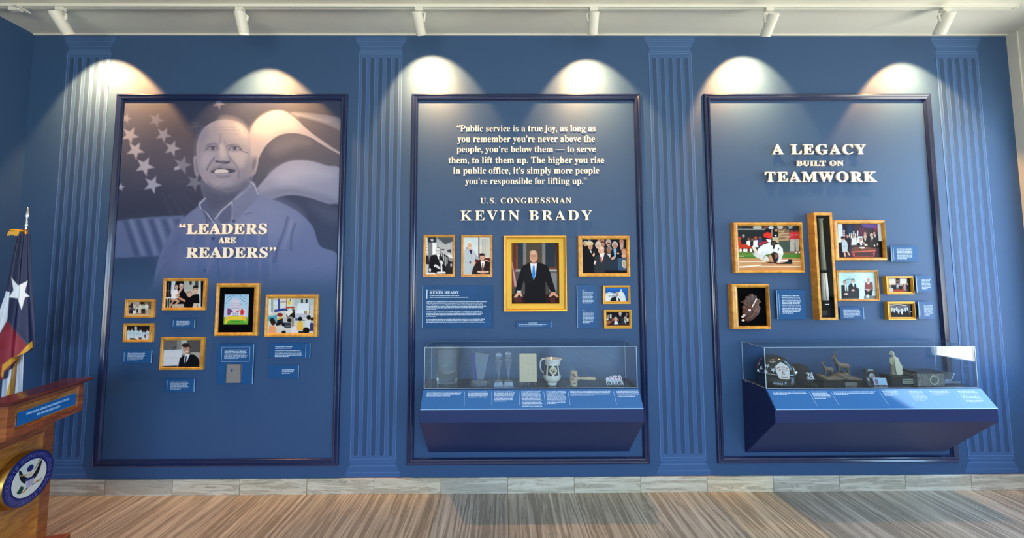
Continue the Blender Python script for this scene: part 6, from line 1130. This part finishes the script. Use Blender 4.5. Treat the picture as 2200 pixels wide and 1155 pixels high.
# V shaped glass award
p = Vector((float(at_y(*F8(1728, 430), -.16)[0]), -.16, ZS3)); u = unit(p)*F8.k; a = thing('glass_award', 'small V shaped glass award on a dark base at the right end of the case', 'award', p, G5)
b = mesh_of(p); b.loops([[(q*i*u, .04*j*q/70, z*u) for i, j in ((-1, -1), (1, -1), (1, 1), (-1, 1))] for q, z in ((74, 0), (74, 14), (62, 26))]); part('base', b, mat('violet_black_base', '17122a', .15), a, bevel=.001)
b = mesh_of(p); b.slab([(-38*u, 27*u), (38*u, 27*u), (66*u, 84*u), (-70*u, 100*u)], -.005, .005); part('blade', b, M_CRYSTAL, a)
b = mesh_of(p); b.slab([(-46*u, 27*u), (-38*u, 27*u), (-68*u, 100*u), (-80*u, 92*u)], -.006, .006); b.slab([(30*u, 27*u), (38*u, 27*u), (68*u, 80*u), (62*u, 84*u)], -.006, .006); part('bevelled_edges', b, M_ACR_EDGE, a)

# ================================================================== LECTERN
PHI = math.radians(106); LO = at_z(150, 1146, .08); EU = Vector((math.cos(PHI), math.sin(PHI), 0)); EN = Vector((math.sin(PHI), -math.cos(PHI), 0))   # along the face (away), out of the face
ORG = Vector((float(LO[0])-.065, float(LO[1]), 0))-EN*.075-EU*.02
LM = Matrix.Translation(ORG) @ Matrix(((EU.x, -EN.x, 0, 0), (EU.y, -EN.y, 0, 0), (0, 0, 1, 0), (0, 0, 0, 1)))     # local: x along the face, -y out of the face, z up; origin at the far front foot
lt = thing('lectern', 'cherry wood lectern with a blue nameplate and a round congressional seal', 'lectern', ORG, None)
def lb(): b = B(); b.M = LM; return b
W, DP = .44, .36
def lbox(name, a, c, m=M_CHERRY, parent=lt, bevel=.003): return part(name, lb().box(a, c), m, parent, bevel=bevel)
lbox('plinth', (-W-.03, -.125, 0), (.03, DP+.03, .075), bevel=.006)
lbox('body', (-W, 0, .075), (0, DP, .90))
b = lb(); zA, zB = .12, .84                                           # raised stiles round a sunken panel
for a, c in (((-W, -.014, .075), (-W+.07, 0, .90)), ((-.07, -.014, .075), (0, 0, .90)), ((-W+.07, -.014, .075), (-.07, 0, .13)), ((-W+.07, -.014, .83), (-.07, 0, .90))): b.box(a, c)
part('face_frame', b, M_CHERRY, lt, bevel=.003); b = lb(); o = (-W+.07, -.07, .13, .83); q = (-W+.105, -.105, .165, .795); b.frame(o, q, [(0, -.012), (.3, -.012), (.5, -.006), (.8, -.003), (1, -.002)]); b.box((q[0], -.002, q[2]), (q[1], 0, q[3])); part('face_panel', b, M_CHERRY_PALE, lt)
b = lb(); b.loops([[(x0, y0, z), (x1, y0, z), (x1, y1, z), (x0, y1, z)] for x0, x1, y0, y1, z in ((-W-.012, .012, -.028, DP+.01, .885), (-W-.025, .025, -.05, DP+.02, .90), (-W-.045, .045, -.10, DP+.03, .925))]); part('cornice', b, M_CHERRY, lt)
HW0, HW1, HZ0, HZ1 = -W-.045, .030, .925, 1.135
b = lb(); SL = .13; b.loops([[(x, y, z) for y, z in ((-.125, HZ0), (DP+.04, HZ0), (DP+.04, HZ1-SL), (-.02, HZ1), (-.125, HZ1))] for x in (HW0, HW1)]); part('head', b, M_CHERRY, lt)
b = lb(); o = (HW0+.0, HW1-.0, HZ0, HZ1); q1 = (HW0+.055, HW1-.055, HZ0+.05, HZ1-.035); b.frame(o, q1, [(0, -.125), (0, -.140), (.75, -.142), (.85, -.136), (1, -.128)]); hf = part('head_moulding', b, M_CHERRY, lt)
b = lb(); b.box((q1[0], -.131, q1[2]), (q1[1], -.125, q1[3])); part('head_panel', b, M_CHERRY_PALE, lt)
b = lb(); b.loops([[(x, y, z) for y, z in ((-.170, HZ1), (-.178, HZ1+.010), (-.170, HZ1+.022), (-.02, HZ1+.022), (DP+.08, HZ1-SL+.0), (DP+.08, HZ1-SL-.02), (-.02, HZ1))] for x in (HW0-.03, HW1+.025)]); part('top_slab', b, mat('dark_cherry_top', '5c2210', .22, coat=.5), lt)
NX0, NX1, NZ0, NZ1 = HW0+.062, HW1-.058, HZ0+.062, HZ0+.142
b = lb(); b.box((NX0, -.137, NZ0), (NX1, -.131, NZ1)); npl = part('nameplate', b, mat('bright_blue_plate', '1f6ab4', .3), lt); b = lb(); b.box((NX0-.003, -.1372, NZ0-.002), (NX0, -.131, NZ1+.002)); b.box((NX0, -.1372, NZ1), (NX1+.002, -.131, NZ1+.0025)); part('silver_rim', b, M_CHROME, npl)
fr_ = (LM @ Vector((0, 0, 0)), EU, Vector((0, 0, 1)), EN)
b = B(); nw = NX1-NX0; letter_line(b, 'KEVIN BRADY LIBRARY AND COMMUNITY CENTER', NX0+.13*nw, NX0+.87*nw, NZ0+.049, .014, .1372, .0012, 1, frame=fr_); letter_line(b, 'THE WOODLANDS, TEXAS', NX0+.30*nw, NX0+.70*nw, NZ0+.022, .014, .1372, .0012, 1, frame=fr_); part('lettering', b, mat('sky_blue_lettering', 'bfe2ff', .4), npl)
# the seal
SR = .168; SX, SZ = -.205, .585
def seal_b(off): b = B(); b.M = LM @ Matrix.Translation((SX, -off, SZ)) @ Matrix.Rotation(math.radians(90), 4, 'X'); return b
b = seal_b(.014); b.lathe([(SR*.98, 0), (SR, .004), (SR, .034), (SR*.985, .038), (0, .038)], n=64, caps=False); sl = part('seal_disc', b, mat('gold_rim', 'b98a3e', .3, .9), lt, True); sl.modifiers.new('edges', 'EDGE_SPLIT').split_angle = .6
b = seal_b(.0525); b.lathe([(0, 0), (SR*.97, 0), (SR*.965, .0006), (0, .0006)], n=64, caps=False); part('blue_ring', b, mat('royal_blue_enamel', '24266e', .25, coat=.3), sl)
b = seal_b(.0533); b.lathe([(0, 0), (SR*.665, 0), (SR*.66, .0006), (0, .0006)], n=64, caps=False); part('white_field', b, mat('white_enamel', 'e9efe6', .25, coat=.3), sl)
def ring_text(b, text, r, a0, a1, cap, inward=False):                  # letters round the ring, angles measured clockwise from the top
    wd = [(.6 if c in 'IJ ' else 1.0) for c in text]; tot = sum(wd); acc = 0
    for c, w in zip(text, wd):
        a = math.radians(a0+(a1-a0)*(acc+w/2)/tot); acc += w
        if c == ' ': continue
        vs, fs = glyphs(c); mn, mx = vs[:, 0].min(), vs[:, 0].max(); k = cap/CAP; cx = (mn+mx)/2; P0 = Vector((r*math.sin(a), r*math.cos(a), 0)); s = -1 if inward else 1
        ex = Vector((math.cos(a), -math.sin(a), 0))*s; ey = Vector((math.sin(a), math.cos(a), 0))*s
        b.add([P0+ex*((x-cx)*k)+ey*((y-CAP/2)*k)+Vector((0, 0, (z+.5)*.0008)) for x, y, z in vs], fs)
b = seal_b(.0532); ring_text(b, 'HOUSE OF REPRESENTATIVES', SR*.815, -100, 100, .025); ring_text(b, 'UNITED STATES OF AMERICA', SR*.815, 255, 105, .025, True); part('lettering', b, mat('silver_blue_lettering', '5a5c9c', .35), sl)
E1 = SR/.168*.001                                                     # emblem drawn in millimetres
def emblem(name, polys, m, off=.0541, th=.0008):
    b = seal_b(off)
    for pts in polys:
        pts = [(x*E1, y*E1) for x, y in pts]; a = sum(pts[i][0]*pts[(i+1) % len(pts)][1]-pts[(i+1) % len(pts)][0]*pts[i][1] for i in range(len(pts)))
        if a < 0: pts = pts[::-1]
        n = len(pts); b.add([(x, y, th) for x, y in pts]+[(x, y, 0) for x, y in pts], [tuple(range(n))]+[(i+n, (i+1) % n+n, (i+1) % n, i) for i in range(n)])
    return part(name, b, m, sl)
circ = lambda x, y, r, n=18, ry=None: [(x+r*math.cos(2*math.pi*i/n), y+(ry or r)*math.sin(2*math.pi*i/n)) for i in range(n)]
emblem('star_cloud', [circ(-2, 62, 21)], mat('royal_blue_enamel', '24266e', .25))
M_EAGLE = mat('black_brown_enamel', '1f1a1c', .3); wing = [(14, 8), (30, 20), (46, 42), (60, 70), (76, 84), (72, 60), (66, 30), (54, 4), (38, -16), (20, -26), (12, -20)]
emblem('eagle_wings', [wing, [(-x, y) for x, y in wing], [(-14, -52), (-30, -66), (-6, -58)], [(14, -52), (44, -50), (20, -58)]], M_EAGLE)
emblem('eagle_head', [[(-10, 8), (-16, 24), (-10, 36), (0, 40), (12, 34), (12, 22), (8, 8)], [(-14, 30), (-28, 32), (-34, 28), (-16, 22)]], mat('cream_enamel', 'd8cfb8', .3), .0544)
emblem('ribbon', [[(-70, 44), (-62, 50), (-40, 40), (-20, 34), (-20, 28), (-44, 34)], [(70, 92), (62, 96), (40, 62), (20, 40), (28, 36), (48, 60)]], mat('tan_enamel', 'a8845c', .35), .0546)
emblem('shield', [[(-26, 4), (26, 4), (26, -34), (18, -52), (0, -60), (-18, -52), (-26, -34)]], mat('white_lilac_enamel', 'd8d6ea', .3), .0548); emblem('shield_chief', [[(-26, 4), (26, 4), (26, -10), (-26, -10)]], MATS['royal_blue_enamel'], .0556); emblem('shield_stripes', [[(x, -11), (x+3, -11), (x+3, -50), (x, -50)] for x in (-20, -12, -4, 4, 12, 19)], mat('grey_stripe', '9a8fb0', .4), .0556)
emblem('olive_branch', [[(-62, -34), (-52, -22), (-44, -34), (-34, -40), (-40, -52), (-44, -66), (-58, -72), (-70, -66), (-78, -50), (-70, -44)]], mat('leaf_green_enamel', '1f4a3a', .3)); emblem('talons', [[(-34, -64), (-22, -54), (-26, -70), (-36, -76), (-44, -70)], [(36, -44), (54, -40), (60, -48), (46, -54)]], mat('amber_enamel', 'c8942c', .3), .0544)
emblem('arrows', [[(44, -46), (80, -38), (82, -42), (46, -50)], [(44, -50), (80, -52), (80, -56), (44, -54)]], MATS['tan_enamel'], .0546)

# ================================================================== FLAG
FY = -.36; px0 = at_y(57, 470, FY); sc = (FY-CAM[1])/FOC; fp = (float(px0[0]), FY, 0.0)
fl = thing('flag_stand', 'draped flag with one white star and gold fringe on a pole behind the lectern', 'flag', fp)
ZP = lambda py: float(at_y(57, py, FY)[2])
b = B().lathe([(0, 0), (.17, 0), (.17, .02), (.14, .035), (.05, .05), (.03, .07), (.03, .16), (.0, .16)], fp, 32, caps=False); part('floor_base', b, M_BRASS, fl, True)
b = B().tube([(fp[0], FY, .04), (fp[0], FY, ZP(492))], .0125, 14); part('pole', b, mat('pale_oak_pole', 'a5773c', .35), fl, True)
z1, z0 = ZP(444), ZP(494); h = z1-z0
b = B().lathe([(.012, 0), (.014, .05*h), (.010, .12*h), (.018, .18*h), (.019, .24*h), (.012, .30*h), (.017, .35*h), (.010, .42*h), (.012, .46*h), (.020, .55*h), (.022, .64*h), (.018, .76*h), (.010, .9*h), (.002, h)], (fp[0], FY, z0), 18, sy=.7); part('finial', b, M_CHROME, fl, True)
M_FLAG = paint_mat('flag_satin', .45, spec=.4); FFL = Fr(0, 430, 100, 860, 269)
def drape(name, outline_l, outline_r, amp, folds, y, paint, ph=0.0, hem=None):
    nv, nu = 230, 200; gx, gy, gz = [np.zeros((nv+1, nu+1)) for _ in range(3)]; y0 = outline_l[0][1]
    side = lambda ol, q: np.interp(q, [p[1] for p in ol], [p[0] for p in ol])
    for j in range(nu+1):
        uu = j/nu; ye = outline_l[-1][1]
        if hem:                                            # the slanting lower edge
            for q in np.linspace(y0+80, ye, 700):
                x = side(outline_l, q)+(side(outline_r, q)-side(outline_l, q))*uu
                if q >= np.interp(x, [p[0] for p in hem], [p[1] for p in hem]): ye = q; break
        for i in range(nv+1):
            t = i/nv; q = y0+(ye-y0)*t; x = side(outline_l, q)+(side(outline_r, q)-side(outline_l, q))*uu; T_ = (q-y0)/(outline_l[-1][1]-y0)
            am = amp*(.35+.65*T_); dy = am*math.sin(uu*folds*2*math.pi+ph+T_*.8)+am*.4*math.sin(uu*folds*4.4*math.pi+1+ph-T_*.5)
            P = at_y(*FFL(x, q), y); gx[i, j], gy[i, j], gz[i, j] = P[0], y+dy, P[2]
    c = Canvas(None, y, .006, '1a2146', grid=(gx, gy, gz)); c.use(FFL); paint(c); o = c.build(name, M_FLAG, fl)
    o.data.polygons.foreach_set('use_smooth', [True]*len(o.data.polygons)); m = o.modifiers.new('cloth', 'SOLIDIFY'); m.thickness = .004; return o
def front(c):
    c.p('1d2348', [(80, 150), (200, 150), (200, 850), (60, 700), (20, 560)], 3); c.p('252c58', [(90, 520), (150, 480), (140, 760), (80, 720)], 30, .5)
    c.p('e4e8f2', [(-120, 500), (18, 520), (55, 530), (42, 690), (-20, 800), (-120, 800)], 3); c.p('8f1f30', [(-120, 800), (-5, 790), (42, 690), (155, 830), (110, 910), (20, 1000), (10, 1300), (-120, 1300)], 3); c.p('b0344a', [(20, 760), (60, 740), (100, 850), (30, 940)], 24, .5)
    c.l('363a5c', 8, [(42, 690), (110, 780), (155, 825)], 6)
    c.p('f2f4f8', [(66, 447), (105, 492), (160, 465), (143, 530), (172, 555), (145, 560), (124, 633), (100, 565), (50, 560), (78, 520)], 2)
    c.p('e2a325', [(186, 812), (188, 850), (110, 905), (22, 985), (16, 1030), (6, 1010), (14, 950), (60, 915), (110, 890), (156, 838)], 2)
fo = drape('flag_cloth', [(100, 196), (60, 350), (20, 540), (-40, 700), (-90, 860), (-110, 1040)], [(168, 196), (170, 400), (176, 560), (186, 810), (187, 900), (187, 1040)], .030, 2.2, FY-.05, front, 0.0, [(-110, 1110), (0, 1040), (18, 1030), (24, 985), (110, 905), (150, 880), (190, 848), (400, 700)])
def lining(c):
    c.p('dfe3ee', [(-60, 850), (200, 850), (200, 1300), (-60, 1300)], 3); c.p('b9bfd2', [(80, 960), (105, 980), (100, 1060), (75, 1080)], 14, .4); c.p('e0a42a', [(92, 905), (110, 905), (45, 1180), (22, 1180)], 4); c.p('8f1f30', [(-60, 850), (12, 960), (4, 1200), (-60, 1200)], 4)
drape('flag_lower_fold', [(60, 840), (0, 960), (-20, 1300)], [(136, 840), (134, 1100), (132, 1300)], .022, 1.4, FY-.005, lining, 1.2)
b = B(); rk = random.Random(2)
for i in range(26):
    t = -.9+1.8*i/25; x = fp[0]+.043*math.sin(t*1.4)-.012; b.tube([(x, FY-.05-.012*math.cos(t), ZP(497)-.004), (x-.004*rk.random(), FY-.062, ZP(497)-.03-.014*rk.random())], .003, 5)
b.lathe([(.030, -.012), (.036, -.004), (.03, .004), (.014, .008)], (fp[0]-.008, FY-.045, ZP(496)), 18); part('gold_cord', b, mat('gold_fringe', 'e0a425', .5), fl)
